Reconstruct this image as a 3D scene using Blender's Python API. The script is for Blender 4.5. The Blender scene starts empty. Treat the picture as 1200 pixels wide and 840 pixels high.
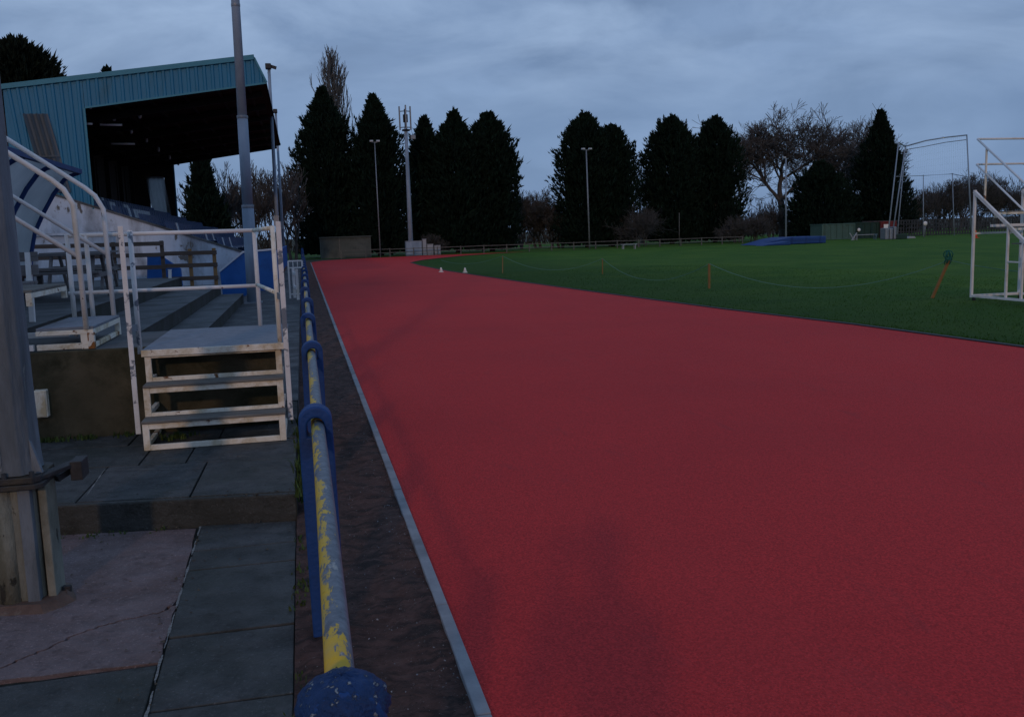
import bpy, math, random
from mathutils import Vector, Matrix
random.seed(11)
R = math.radians
scene = bpy.context.scene
COL = scene.collection
# ------------------------------------------------------------------ camera frame
CAM_H = 1.7
MX = Matrix(((0.97331, -0.06010, 0.22148), (-0.22759, -0.12880 + 0.0, 0.96512), (-0.02947, -0.98985, -0.13904)))
def _frame():
    F = 1080.0; yh = 271.0; sl = .0316
    Dy = F*F/(420-yh); Dx = sl*Dy
    dn = Vector((Dx, Dy, F)).normalized()
    x = 353-600; y = -(F*F+Dx*x)/Dy
    T = Vector((x, y, F)).normalized()
    up = -dn
    Rt = dn.cross(T)
    return Matrix((Rt, T, up))
MX = _frame()
def ray(px, py): return MX @ Vector((px-600, py-420, 1080.0))
def G(px, py, z=0.0):                # point on the level z seen there in the photograph
    d = ray(px, py); return d*((z-CAM_H)/d.z)+Vector((0, 0, CAM_H))
def PY(px, py, Y):                   # point at distance Y along the track
    d = ray(px, py); return d*(Y/d.y)+Vector((0, 0, CAM_H))

# ------------------------------------------------------------------ helpers
class MB:
    def __init__(s): s.v = []; s.f = []; s.sm = []
    def add(s, vs, fs, smooth=False):
        b = len(s.v); s.v += [tuple(v) for v in vs]
        for f in fs: s.f.append([b+i for i in f]); s.sm.append(smooth)
        return s
    def box(s, a, b, rz=0.0, about=None):
        x0, y0, z0 = a; x1, y1, z1 = b
        vs = [Vector(p) for p in ((x0,y0,z0),(x1,y0,z0),(x1,y1,z0),(x0,y1,z0),(x0,y0,z1),(x1,y0,z1),(x1,y1,z1),(x0,y1,z1))]
        if rz:
            c = Vector(about or ((x0+x1)/2, (y0+y1)/2, 0)); m = Matrix.Rotation(rz, 3, 'Z')
            vs = [m @ (p-c)+c for p in vs]
        return s.add(vs, [(0,3,2,1),(4,5,6,7),(0,1,5,4),(1,2,6,5),(2,3,7,6),(3,0,4,7)])
    def tube(s, pts, r, n=8, r1=None, cap=True):
        pts = [Vector(p) for p in pts]; k = len(pts); vs = []; fs = []
        u = None
        for i, p in enumerate(pts):
            d = (pts[min(i+1, k-1)]-pts[max(i-1, 0)])
            d = d.normalized() if d.length > 1e-9 else Vector((0, 0, 1))
            if u is None:
                u = d.cross(Vector((0, 0, 1)) if abs(d.z) < .9 else Vector((1, 0, 0))).normalized()
            else:
                u = (u-d*u.dot(d)).normalized()
            w = d.cross(u)
            rr = r[i] if isinstance(r, (list, tuple)) else (r if r1 is None else r+(r1-r)*i/(k-1))
            for j in range(n):
                a = 2*math.pi*j/n
                vs.append(p+(u*math.cos(a)+w*math.sin(a))*rr)
        for i in range(k-1):
            for j in range(n):
                fs.append((i*n+j, i*n+(j+1) % n, (i+1)*n+(j+1) % n, (i+1)*n+j))
        if cap:
            fs.append(tuple(range(n-1, -1, -1))); fs.append(tuple((k-1)*n+j for j in range(n)))
        return s.add(vs, fs, n > 4)
    def bar(s, p0, p1, w, h, ref=(0, 0, 1)):        # rectangular bar
        p0 = Vector(p0); p1 = Vector(p1); d = (p1-p0).normalized(); rf = Vector(ref)
        if abs(d.dot(rf)) > .95: rf = Vector((0, 1, 0))
        a = d.cross(rf).normalized()*w/2; b = a.cross(d).normalized()*h/2
        vs = [p0-a-b, p0+a-b, p0+a+b, p0-a+b, p1-a-b, p1+a-b, p1+a+b, p1-a+b]
        return s.add(vs, [(0,3,2,1),(4,5,6,7),(0,1,5,4),(1,2,6,5),(2,3,7,6),(3,0,4,7)])
    def prism(s, poly, z0, z1):
        n = len(poly)
        vs = [(p[0], p[1], z0) for p in poly]+[(p[0], p[1], z1) for p in poly]
        fs = [tuple(range(n-1, -1, -1)), tuple(range(n, 2*n))]+[(i, (i+1) % n, n+(i+1) % n, n+i) for i in range(n)]
        return s.add(vs, fs)
    def prism_y(s, poly, y0, y1):                    # poly of (x, z), extruded along y
        n = len(poly)
        vs = [(p[0], y0, p[1]) for p in poly]+[(p[0], y1, p[1]) for p in poly]
        fs = [tuple(range(n)), tuple(range(2*n-1, n-1, -1))]+[((i+1) % n, i, n+i, n+(i+1) % n) for i in range(n)]
        return s.add(vs, fs)
    def build(s, name, mat=None, parent=None, bevel=0, seg=2):
        off = Vector(parent.get('_w', (0, 0, 0))) if parent else Vector((0, 0, 0))
        me = bpy.data.meshes.new(name)
        me.from_pydata([Vector(v)-off for v in s.v], [], s.f); me.update()
        me.polygons.foreach_set('use_smooth', s.sm)
        o = bpy.data.objects.new(name, me); COL.objects.link(o)
        if mat: me.materials.append(mat)
        if parent: o.parent = parent; o['_w'] = tuple(off)
        if bevel:
            m = o.modifiers.new('bevel', 'BEVEL'); m.width = bevel; m.segments = seg; m.limit_method = 'ANGLE'; m.angle_limit = R(40)
        return o

def tag(o, label, cat, group=None):
    o['label'] = label; o['category'] = cat
    if group: o['group'] = group
    return o
def thing(name, label, cat, loc=(0, 0, 0), group=None):
    o = bpy.data.objects.new(name, None); COL.objects.link(o)
    o.empty_display_size = .2; o.location = loc; o['_w'] = tuple(loc)
    return tag(o, label, cat, group)
def structure(o): o['kind'] = 'structure'; return o
def copy_tree(o, parent=None):
    c = o.copy(); COL.objects.link(c)
    if parent: c.parent = parent
    for ch in list(o.children): copy_tree(ch, c)
    return c

# ------------------------------------------------------------------ materials
class NT:
    def __init__(s, name):
        s.m = bpy.data.materials.new(name); s.m.use_nodes = True
        s.t = s.m.node_tree; s.b = s.t.nodes['Principled BSDF']; s.L = s.t.links
        s.tc = s.t.nodes.new('ShaderNodeTexCoord')
        s.b.inputs['Specular IOR Level'].default_value = .3
    def n(s, t): return s.t.nodes.new(t)
    def link(s, a, b): s.L.new(a, b)
    def coords(s, st=(1, 1, 1), src='Object', jitter=False):
        mp = s.n('ShaderNodeMapping'); mp.inputs['Scale'].default_value = st
        s.link(s.tc.outputs[src], mp.inputs['Vector'])
        if jitter:
            oi = s.n('ShaderNodeObjectInfo'); mu = s.n('ShaderNodeMath'); mu.operation = 'MULTIPLY'; mu.inputs[1].default_value = 37.0
            s.link(oi.outputs['Random'], mu.inputs[0])
            cb = s.n('ShaderNodeCombineXYZ')
            for k in range(3): s.link(mu.outputs[0], cb.inputs[k])
            s.link(cb.outputs[0], mp.inputs['Location'])
        return mp.outputs[0]
    def noise(s, vec, scale, detail=6, rough=.55, dist=0):
        x = s.n('ShaderNodeTexNoise'); x.inputs['Scale'].default_value = scale; x.inputs['Detail'].default_value = detail
        x.inputs['Roughness'].default_value = rough; x.inputs['Distortion'].default_value = dist
        s.link(vec, x.inputs['Vector']); return x.outputs['Fac']
    def voro(s, vec, scale, feat='F1', out='Distance'):
        x = s.n('ShaderNodeTexVoronoi'); x.feature = feat; x.inputs['Scale'].default_value = scale
        s.link(vec, x.inputs['Vector']); return x.outputs[out]
    def ramp(s, fac, lo, hi):
        x = s.n('ShaderNodeMapRange'); x.inputs['From Min'].default_value = lo; x.inputs['From Max'].default_value = hi
        s.link(fac, x.inputs['Value']); return x.outputs['Result']
    def mix(s, fac, a, b):
        x = s.n('ShaderNodeMix'); x.data_type = 'RGBA'
        for i, v in ((6, a), (7, b)):
            if isinstance(v, (tuple, list)): x.inputs[i].default_value = (*v, 1)
            else: s.link(v, x.inputs[i])
        if isinstance(fac, (int, float)): x.inputs[0].default_value = fac
        else: s.link(fac, x.inputs[0])
        return x.outputs[2]
    def math(s, op, a, b=None):
        x = s.n('ShaderNodeMath'); x.operation = op
        for i, v in ((0, a), (1, b)):
            if v is None: continue
            if isinstance(v, (int, float)): x.inputs[i].default_value = v
            else: s.link(v, x.inputs[i])
        return x.outputs[0]
    def bump(s, h, st, dist=.02):
        x = s.n('ShaderNodeBump'); x.inputs['Strength'].default_value = st; x.inputs['Distance'].default_value = dist
        s.link(h, x.inputs['Height']); s.link(x.outputs[0], s.b.inputs['Normal'])
    def out(s, col, rough=.8, metal=0.0, spec=None):
        if isinstance(col, (tuple, list)): s.b.inputs['Base Color'].default_value = (*col, 1)
        else: s.link(col, s.b.inputs['Base Color'])
        if isinstance(rough, (int, float)): s.b.inputs['Roughness'].default_value = rough
        else: s.link(rough, s.b.inputs['Roughness'])
        s.b.inputs['Metallic'].default_value = metal
        if spec is not None: s.b.inputs['Specular IOR Level'].default_value = spec
        return s.m

def weathered(name, c1, c2, scale=4, rough=.75, bump=.2, chip=None, chip_t=.62, chip_scale=14, metal=0, st=(1, 1, 1), stain=None, stain_scale=1.2, stain_t=.6, jitter=True, bscale=60):
    t = NT(name); v = t.coords(st, jitter=jitter)
    c = t.mix(t.ramp(t.noise(v, scale, 8, .6), .3, .7), c1, c2)
    if stain: c = t.mix(t.math('MULTIPLY', t.ramp(t.noise(v, stain_scale, 8, .65, .3), stain_t-.06, stain_t+.1), .85), c, stain)
    h = t.noise(v, bscale, 4, .6)
    if chip:
        k = t.ramp(t.noise(v, chip_scale, 8, .62, .2), chip_t-.015, chip_t+.02)
        c = t.mix(k, c, chip); h = t.math('SUBTRACT', h, t.math('MULTIPLY', k, .8))
    t.bump(h, bump, .01)
    return t.out(c, rough, metal)

def make_track():
    t = NT('red_rubber'); v = t.coords()
    fine = t.voro(v, 120, 'F1', 'Color'); bw = t.n('ShaderNodeRGBToBW'); t.link(fine, bw.inputs[0])
    c = t.mix(bw.outputs[0], (.40, .023, .023), (.78, .050, .049))
    c = t.mix(t.math('MULTIPLY', t.ramp(t.noise(v, 55, 4, .7), .55, .75), .45), c, (.18, .012, .016))
    c = t.mix(t.math('MULTIPLY', t.ramp(t.noise(v, .35, 6, .6), .42, .72), .30), c, (.34, .022, .027))
    c = t.mix(t.math('MULTIPLY', t.ramp(t.noise(t.coords((1, .08, 1)), .9, 5, .6), .5, .75), .22), c, (.60, .062, .060))
    c = t.mix(t.ramp(t.noise(v, 140, 2, .5), .77, .80), c, (.60, .24, .21))
    c = t.mix(t.math('MULTIPLY', t.ramp(t.noise(t.coords((1, .25, 1)), 3.5, 9, .7, .8), .60, .72), .35), c, (.30, .045, .050))
    h = t.math('ADD', t.math('MULTIPLY', t.voro(v, 190), .8), t.noise(v, 70, 3, .6))
    t.bump(h, .8, .008)
    return t.out(c, .85, 0, .25)
def edge_shade(t, v, c):                                # darker band by the track: shade between the blades, put into the colour
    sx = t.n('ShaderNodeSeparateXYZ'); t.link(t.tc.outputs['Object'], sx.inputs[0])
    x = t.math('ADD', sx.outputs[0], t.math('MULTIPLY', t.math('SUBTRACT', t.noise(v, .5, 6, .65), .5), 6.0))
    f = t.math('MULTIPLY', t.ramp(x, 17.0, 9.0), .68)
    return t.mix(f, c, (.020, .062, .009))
def make_grass():
    t = NT('turf'); v = t.coords()
    c = t.mix(t.ramp(t.noise(v, 30, 6, .7), .3, .7), (.026, .078, .008), (.066, .176, .017))
    c = t.mix(t.math('MULTIPLY', t.ramp(t.noise(v, .35, 6, .6, .4), .40, .72), .8), c, (.105, .190, .022))
    c = t.mix(t.math('MULTIPLY', t.ramp(t.noise(t.coords((.25, 1, 1)), 1.3, 6, .65), .55, .75), .55), c, (.018, .060, .009))
    c = t.mix(t.math('MULTIPLY', t.ramp(t.noise(v, 2.6, 5, .6), .62, .74), .4), c, (.10, .125, .035))
    c = edge_shade(t, v, c)
    t.bump(t.noise(v, 45, 5, .75), .9, .05)
    return t.out(c, .9, 0, .15)
def make_verge():
    t = NT('cinder'); v = t.coords()
    c = t.mix(t.ramp(t.noise(v, 9, 8, .7), .3, .7), (.060, .032, .027), (.185, .100, .082))
    c = t.mix(t.math('MULTIPLY', t.ramp(t.noise(t.coords((1, 2.2, 1)), 5.5, 9, .68, .9), .47, .60), .85), c, (.034, .024, .022))
    c = t.mix(t.ramp(t.noise(v, 130, 2, .5), .70, .74), c, (.36, .32, .30))
    c = t.mix(t.ramp(t.noise(v, 60, 2, .6), .68, .72), c, (.020, .014, .014))
    t.bump(t.math('ADD', t.noise(v, 55, 6, .75), t.math('MULTIPLY', t.noise(t.coords((1, 3, 1)), 6, 6, .7), 1.6)), 1.0, .03)
    return t.out(c, .9)
def make_slab(name, a, b, d):
    t = NT(name); v = t.coords()
    gi = t.n('ShaderNodeNewGeometry'); isl = gi.outputs['Random Per Island']
    c = t.mix(t.ramp(t.noise(v, 5, 10, .68), .3, .72), a, b)
    c = t.mix(t.math('MULTIPLY', t.ramp(t.noise(v, 1.1, 8, .65, .6), .48, .66), .75), c, d)
    c = t.mix(t.math('MULTIPLY', t.ramp(t.noise(v, 85, 3, .6), .60, .72), .6), c, tuple(x*2.2 for x in b))
    c = t.mix(t.math('MULTIPLY', t.ramp(t.noise(v, 26, 5, .7, .3), .62, .72), .55), c, tuple(x*.35 for x in a))
    c = t.mix(t.math('MULTIPLY', t.ramp(t.noise(t.coords((1, 1, 1)), 3.2, 9, .72, 1.4), .66, .70), .35), c, (.30, .29, .27))
    c = t.mix(t.math('MULTIPLY', t.ramp(t.noise(v, 11, 9, .72, .6), .54, .66), .65), c, tuple(x*.45 for x in a))
    c = t.mix(t.math('MULTIPLY', isl, .40), c, d)
    t.bump(t.math('ADD', t.noise(v, 45, 8, .7), t.math('MULTIPLY', t.noise(v, 5, 4, .6), 3)), .8, .014)
    return t.out(c, t.math('ADD', .46, t.math('MULTIPLY', t.ramp(t.noise(v, 2.4, 6, .6, .5), .38, .62), .40)))
def make_pipe():
    t = NT('peeling_yellow_pipe'); v = t.coords((1, .30, 1)); v2 = t.coords()
    sx = t.n('ShaderNodeSeparateXYZ'); t.link(t.tc.outputs['Object'], sx.inputs[0])
    bias = t.math('MULTIPLY', sx.outputs[0], -6.0)                     # bare along the side that gets leaned on
    band = t.math('MULTIPLY', t.ramp(t.noise(t.coords((.01, 1.1, .01)), 1.2, 2, .5), .3, .7), .30)
    ph_ = t.math('FRACT', t.math('MULTIPLY', sx.outputs[1], 1/2.483))                     # paint lasts longest beside the posts
    near = t.ramp(t.math('ADD', ph_, t.math('MULTIPLY', t.noise(v2, 9, 6, .6), .10)), .20, .12)
    k = t.math('ADD', t.math('ADD', t.noise(v, 40, 9, .70, .3), bias), t.math('ADD', band, t.math('MULTIPLY', near, .30)))
    k = t.ramp(k, .700, .735)
    metal = t.mix(t.ramp(t.noise(v2, 30, 6, .7), .3, .7), (.075, .092, .115), (.20, .225, .26))
    metal = t.mix(t.ramp(t.noise(v, 22, 7, .7), .62, .68), metal, (.36, .36, .34))
    yel = t.mix(t.ramp(t.noise(v2, 18, 6, .6), .35, .75), (.66, .42, .016), (.48, .35, .09))
    c = t.mix(k, metal, yel)
    c = t.mix(t.ramp(t.noise(v2, 42, 6, .7), .66, .69), c, (.05, .032, .02))
    t.bump(t.math('ADD', k, t.noise(v2, 90, 3, .6)), .35, .004)
    return t.out(c, .5, 0, .4)
def make_leaf(name, a, b, rough=.85):
    t = NT(name); v = t.coords(jitter=True)
    c = t.mix(t.ramp(t.noise(v, .8, 5, .6), .35, .7), a, b)
    c = t.mix(t.ramp(t.noise(v, 9, 3, .6), .5, .75), c, tuple(x*1.5 for x in b))
    return t.out(c, rough, 0, .15)

M = {}
M['track'] = make_track(); M['grass'] = make_grass(); M['verge'] = make_verge(); M['pipe'] = make_pipe()
M['ground'] = weathered('dark_soil', (.020, .028, .016), (.045, .050, .028), .4, .95, .5, jitter=False, bscale=8)
def make_blade():
    t = NT('grass_blade'); v = t.coords(); c = t.mix(t.ramp(t.noise(v, .8, 5, .6), .35, .7), (.026, .080, .008), (.072, .172, .018))
    c = edge_shade(t, v, c); return t.out(c, .85, 0, .15)
M['blade'] = make_blade()
M['kerb'] = weathered('edging_concrete', (.19, .20, .22), (.31, .32, .34), 6, .8, .3, stain=(.10, .10, .105), jitter=False)
M['drain'] = weathered('black_drain', (.012, .012, .014), (.03, .03, .032), 6, .6, .3, jitter=False)
M['slab_dark'] = make_slab('slate_slab', (.028, .031, .033), (.104, .106, .108), (.036, .043, .036))
M['slab_pink'] = make_slab('pinkish_concrete', (.120, .094, .096), (.275, .212, .218), (.110, .066, .056))
M['slab_edge'] = make_slab('worn_step_edge', (.040, .042, .040), (.082, .082, .078), (.028, .030, .024))
M['joint'] = weathered('joint_grit', (.016, .016, .014), (.040, .042, .032), 20, .95, .6, jitter=False)
M['mortar'] = weathered('pale_mortar', (.16, .16, .155), (.26, .26, .25), 20, .9, .5, jitter=False)
M['asphalt'] = make_slab('walkway_asphalt', (.050, .054, .060), (.088, .094, .104), (.040, .044, .047))
M['wall_brown'] = weathered('mossy_wall', (.048, .044, .026), (.090, .080, .052), 3, .9, .5, stain=(.020, .022, .010), stain_scale=2.2, stain_t=.50, bscale=40)
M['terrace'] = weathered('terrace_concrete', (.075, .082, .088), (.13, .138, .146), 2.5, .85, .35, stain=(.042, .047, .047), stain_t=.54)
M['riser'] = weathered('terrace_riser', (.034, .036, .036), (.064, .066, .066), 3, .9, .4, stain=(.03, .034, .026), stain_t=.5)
M['conc_pole'] = weathered('pole_concrete', (.160, .168, .145), (.300, .300, .250), 7, .9, .8, stain=(.100, .102, .074), stain_t=.50, stain_scale=3, chip=(.050, .050, .042), chip_t=.645, chip_scale=12, st=(1, 1, .4))
M['conc_blue'] = weathered('pole_grey_face', (.195, .265, .350), (.275, .350, .440), 4, .7, .3, stain=(.15, .21, .28), stain_t=.55, st=(1, 1, .3))
M['pylon'] = weathered('pylon_concrete', (.110, .135, .165), (.215, .245, .275), 6, .85, .8, stain=(.075, .090, .100), stain_t=.50, stain_scale=3, st=(1, 1, .22), chip=(.28, .29, .28), chip_t=.655, chip_scale=10)
M['plate'] = weathered('pylon_plate', (.18, .195, .205), (.31, .325, .325), 6, .8, .6, stain=(.11, .125, .135), stain_t=.5, stain_scale=4, st=(1, 1, .4), chip=(.06, .06, .055), chip_t=.67, chip_scale=14)
M['galv'] = weathered('galvanised', (.17, .20, .235), (.26, .29, .325), 7, .5, .12, metal=.35)
M['iron'] = weathered('black_iron', (.018, .019, .022), (.045, .045, .048), 9, .6, .4, stain=(.075, .06, .03))
M['blue'] = weathered('chipped_blue_paint', (.007, .044, .165), (.011, .058, .21), 7, .6, .35, chip=(.26, .29, .33), chip_t=.745, chip_scale=30, stain=(.010, .030, .085), stain_scale=5)
M['bluewall'] = weathered('blue_wall_paint', (.012, .088, .31), (.018, .115, .39), 3, .7, .15, stain=(.012, .055, .18))
M['white_rust'] = weathered('rusty_white_paint', (.74, .71, .60), (.85, .82, .72), 6, .55, .4, chip=(.19, .080, .028), chip_t=.635, chip_scale=8, stain=(.46, .36, .20), stain_scale=4.5, stain_t=.525)
M['white_flake'] = weathered('flaking_white_paint', (.62, .64, .65), (.76, .77, .77), 6, .55, .3, chip=(.16, .19, .235), chip_t=.57, chip_scale=7)
M['white'] = weathered('white_paint', (.66, .67, .67), (.78, .78, .77), 5, .5, .2, stain=(.50, .46, .36), chip=(.22, .12, .06), chip_t=.71, chip_scale=10)
M['rust_heavy'] = weathered('heavy_rust', (.62, .58, .50), (.72, .70, .64), 8, .7, .5, chip=(.24, .095, .025), chip_t=.50, chip_scale=10)
M['grate'] = weathered('anti_slip_tread', (.17, .19, .225), (.25, .275, .32), 12, .7, .6, stain=(.10, .095, .09), bscale=160)
M['tread_old'] = weathered('old_tread', (.12, .118, .108), (.22, .21, .19), 12, .8, .6, st=(.3, 3, 1), stain=(.09, .075, .055), bscale=120)
M['wall_white'] = weathered('white_wall_paint', (.46, .54, .64), (.60, .68, .78), 2, .8, .2, stain=(.20, .22, .25), stain_scale=1.1, stain_t=.53, chip=(.14, .135, .125), chip_t=.65, chip_scale=3, st=(1, 1, .45))
M['teal'] = weathered('teal_cladding', (.009, .150, .275), (.013, .180, .330), 1.2, .5, .05, stain=(.014, .105, .165), st=(1, 1, .3))
M['teal_trim'] = weathered('teal_trim', (.026, .19, .275), (.034, .225, .32), 2, .5, .05)
M['louvre'] = weathered('grey_translucent_sheet', (.055, .078, .102), (.090, .118, .148), 2, .6, .1, stain=(.08, .085, .08), st=(1, 1, .25))

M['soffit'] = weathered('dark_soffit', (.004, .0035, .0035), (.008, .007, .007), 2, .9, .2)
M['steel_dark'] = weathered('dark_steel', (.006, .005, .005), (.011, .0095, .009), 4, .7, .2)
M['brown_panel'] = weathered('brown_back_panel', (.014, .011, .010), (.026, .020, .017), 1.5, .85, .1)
M['seat_blue'] = weathered('blue_seat_plastic', (.008, .034, .11), (.013, .048, .145), 5, .5, .05)
M['seat_white'] = weathered('pale_seat_plastic', (.34, .40, .48), (.42, .48, .56), 5, .5, .05)
M['tube_white'] = weathered('lamp_glass', (.75, .77, .80), (.85, .87, .88), 5, .3, 0)
M['timber'] = weathered('brown_rail_timber', (.070, .052, .042), (.125, .096, .080), 9, .85, .4, st=(.2, 3, 3))
M['timber_new'] = weathered('orange_post_timber', (.21, .125, .055), (.29, .175, .080), 9, .8, .3, st=(3, 3, .3))
M['timber_grey'] = weathered('grey_bench_timber', (.115, .110, .112), (.19, .185, .188), 9, .85, .4, st=(.3, 3, 3))
M['stake'] = weathered('orange_stake', (.19, .098, .032), (.26, .135, .046), 9, .7, .3)
M['rope'] = weathered('green_rope', (.10, .22, .18), (.15, .29, .24), 30, .8, .2)
M['rope_dark'] = weathered('green_rope_coil', (.012, .10, .08), (.02, .14, .11), 30, .8, .2)
def make_shell():
    t = NT('clouded_acrylic'); v = t.coords()
    c = t.mix(t.ramp(t.noise(v, 1.5, 7, .6), .35, .7), (.62, .66, .68), (.76, .79, .80))
    t.out(c, .4); tr = t.n('ShaderNodeBsdfTranslucent'); t.link(c, tr.inputs['Color']); mx = t.n('ShaderNodeMixShader'); mx.inputs[0].default_value = .6
    t.link(t.b.outputs[0], mx.inputs[1]); t.link(tr.outputs[0], mx.inputs[2]); t.link(mx.outputs[0], t.t.nodes['Material Output'].inputs['Surface']); return t.m
M['shell'] = make_shell()
def make_sheet():
    t = NT('pale_translucent_sheet'); v = t.coords((1, 1, .3))
    c = t.mix(t.ramp(t.noise(v, 3, 7, .6), .35, .7), (.28, .33, .36), (.40, .45, .48)); t.out(c, .5)
    tr = t.n('ShaderNodeBsdfTranslucent'); t.link(c, tr.inputs['Color']); mx = t.n('ShaderNodeMixShader'); mx.inputs[0].default_value = .7
    t.link(t.b.outputs[0], mx.inputs[1]); t.link(tr.outputs[0], mx.inputs[2]); t.link(mx.outputs[0], t.t.nodes['Material Output'].inputs['Surface']); return t.m
M['sheet_pale'] = make_sheet()
M['navy'] = weathered('navy_frame', (.012, .040, .15), (.018, .055, .19), 5, .5, .1)
M['bark'] = weathered('grey_bark', (.050, .049, .050), (.088, .084, .082), 3, .95, .4)
M['bark_brown'] = weathered('brown_bark', (.043, .043, .044), (.072, .071, .071), 3, .95, .4)
M['bark_pale'] = weathered('pale_bark', (.080, .080, .080), (.12, .12, .118), 3, .95, .4)
M['conifer'] = make_leaf('cypress_foliage', (.0024, .0085, .0062), (.0062, .0190, .0120))
M['conifer_warm'] = make_leaf('pine_foliage', (.004, .008, .005), (.008, .014, .008))
M['green_box'] = weathered('green_container_paint', (.050, .105, .090), (.070, .135, .115), 1, .7, .1, stain=(.05, .075, .062))
M['green_dark'] = weathered('dark_green_paint', (.012, .034, .028), (.020, .048, .038), 1, .7, .1)
M['red_box'] = weathered('red_container_paint', (.13, .022, .024), (.18, .030, .032), 1, .7, .1)
M['shed'] = weathered('grey_green_shed', (.065, .080, .075), (.095, .11, .105), 1, .8, .1, stain=(.04, .05, .05))
M['mat'] = weathered('blue_vinyl', (.011, .048, .18), (.016, .062, .22), 1.5, .5, .1)
M['cabinet'] = weathered('pale_cabinet', (.24, .27, .30), (.32, .35, .38), 2, .6, .05)
M['fence_grey'] = weathered('grey_rail', (.085, .088, .085), (.14, .142, .135), 5, .8, .2)
M['mesh_grey'] = weathered('dark_mesh', (.028, .033, .038), (.045, .050, .056), 3, .8, .1)
M['cone_white'] = weathered('white_plastic', (.70, .71, .70), (.80, .80, .79), 5, .5, .05)
M['red_plastic'] = weathered('orange_red_plastic', (.60, .075, .030), (.68, .10, .04), 5, .5, .05)
M['weed'] = make_leaf('weed_leaf', (.030, .060, .014), (.065, .095, .028))
M['lamp_black'] = weathered('lamp_housing', (.02, .022, .026), (.04, .042, .048), 4, .6, .05)
M['lens'] = weathered('lamp_lens', (.34, .38, .42), (.44, .48, .52), 4, .2, 0)

# ------------------------------------------------------------------ ground, track, pavements
mb = MB(); mb.add([(-900, -300, -.03), (900, -300, -.03), (900, 1500, -.03), (-900, 1500, -.03)], [(0, 1, 2, 3)])
structure(mb.build('ground', M['ground']))
edge = [(9.9, -25), (9.6, -5), (9.25, 6), (9.0, 10.05), (8.74, 13.45), (8.2, 17.3), (7.62, 23.5), (7.0, 31.2), (6.35, 41.7), (6.2, 50), (6.35, 56.2), (7.6, 60.5), (9.6, 64.5), (11.8, 68.2), (15, 71.6), (19, 73.8), (40, 74.0)]
outer = [(40, 74.06), (19, 73.9), (9, 73.2), (4, 71.5), (1.4, 68.8), (.55, 65.5), (.55, 40), (.55, 20), (.55, 10), (.55, 5), (.55, -25)]
def sheet(name, poly, z, mat, sub=None):
    m = MB(); m.add([(x, y, z) for x, y in poly], [tuple(range(len(poly)))])
    o = m.build(name, mat); return structure(o)
sheet('track', edge+outer, .004, M['track'])
field = edge[3:]+[(40, 74), (120, 80), (120, -25), (9.9, -25)]+edge[:0]
field = edge+[(120, 74.0), (120, -25)]
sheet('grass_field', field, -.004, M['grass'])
sheet('far_grass', [(-40, 74.2), (130, 74.6), (160, 130), (-60, 130)], -.008, M['grass'])
m = MB()
for i in range(len(edge)-1):
    a = Vector((*edge[i], 0)); b = Vector((*edge[i+1], 0)); d = (b-a).normalized(); nrm = Vector((d.y, -d.x, 0))
    w = .10
    m.add([a+Vector((0, 0, .02)), b+Vector((0, 0, .02)), b+nrm*w+Vector((0, 0, .02)), a+nrm*w+Vector((0, 0, .02)), a, b, b+nrm*w, a+nrm*w],
          [(0, 3, 2, 1), (0, 1, 5, 4), (2, 3, 7, 6)])
structure(m.build('track_drain', M['drain']))
m = MB(); y = -10.0
while y < 65:
    m.box((.500, y, -.02), (.552, min(y+.997, 65), .024+random.uniform(-.002, .003))); y += 1.0
structure(m.build('kerb', M['kerb'], bevel=.005))
# cinder verge with a gently uneven surface
m = MB(); nx, ny = 22, 900; vs = []
for j in range(ny+1):
    yy = -6+73*(j/ny)**1.25
    for i in range(nx+1):
        xx = -.13+.63*i/nx
        vs.append((xx, yy, .006+.010*math.sin(yy*3.1+xx*4)*math.sin(xx*9+yy)+.006*math.sin(yy*11+math.sin(xx*13)*2)+random.uniform(-.008, .008)-.012*math.exp(-((xx-.2)/.12)**2)))
m.add(vs, [(j*(nx+1)+i, j*(nx+1)+i+1, (j+1)*(nx+1)+i+1, (j+1)*(nx+1)+i) for j in range(ny) for i in range(nx)], True)
structure(m.build('verge', M['verge']))

UP = .16
def rise_y(x): return 5.62-(x+.14)*.15
# lower pavement: bed plus separate slabs
m = MB(); m.prism([(-9, -5), (-.125, -5), (-.125, rise_y(-.125)-.002), (-9, rise_y(-9)-.002)], -.05, -.022)
structure(m.build('lower_pavement_bed', M['joint']))
def inset(poly, g):
    n = len(poly); cx = sum(p[0] for p in poly)/n; cy = sum(p[1] for p in poly)/n; out = []
    for i in range(n):
        a, b, c = Vector(poly[i-1]), Vector(poly[i]), Vector(poly[(i+1) % n])
        d1 = (b-a).normalized(); d2 = (c-b).normalized()
        n1 = Vector((-d1.y, d1.x)); n2 = Vector((-d2.y, d2.x)); k = (n1+n2)
        k = k/max(.3, 1+n1.dot(n2)); out.append(tuple(b+k*g))
    return out
def slab(m, poly, z, g=.006, dz=.0):
    m.prism(inset(poly, g), z-.06, z+dz)
def rough_line(a, b, n, amp, rnd):
    a = Vector(a); b = Vector(b); d = (b-a); nn = Vector((-d.y, d.x)).normalized()
    return [tuple(a+d*i/n+nn*(0 if i in (0, n) else rnd.uniform(-amp, amp))) for i in range(n+1)]
rnd = random.Random(5)
P = lambda px, py: tuple(G(px, py)[:2])
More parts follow.
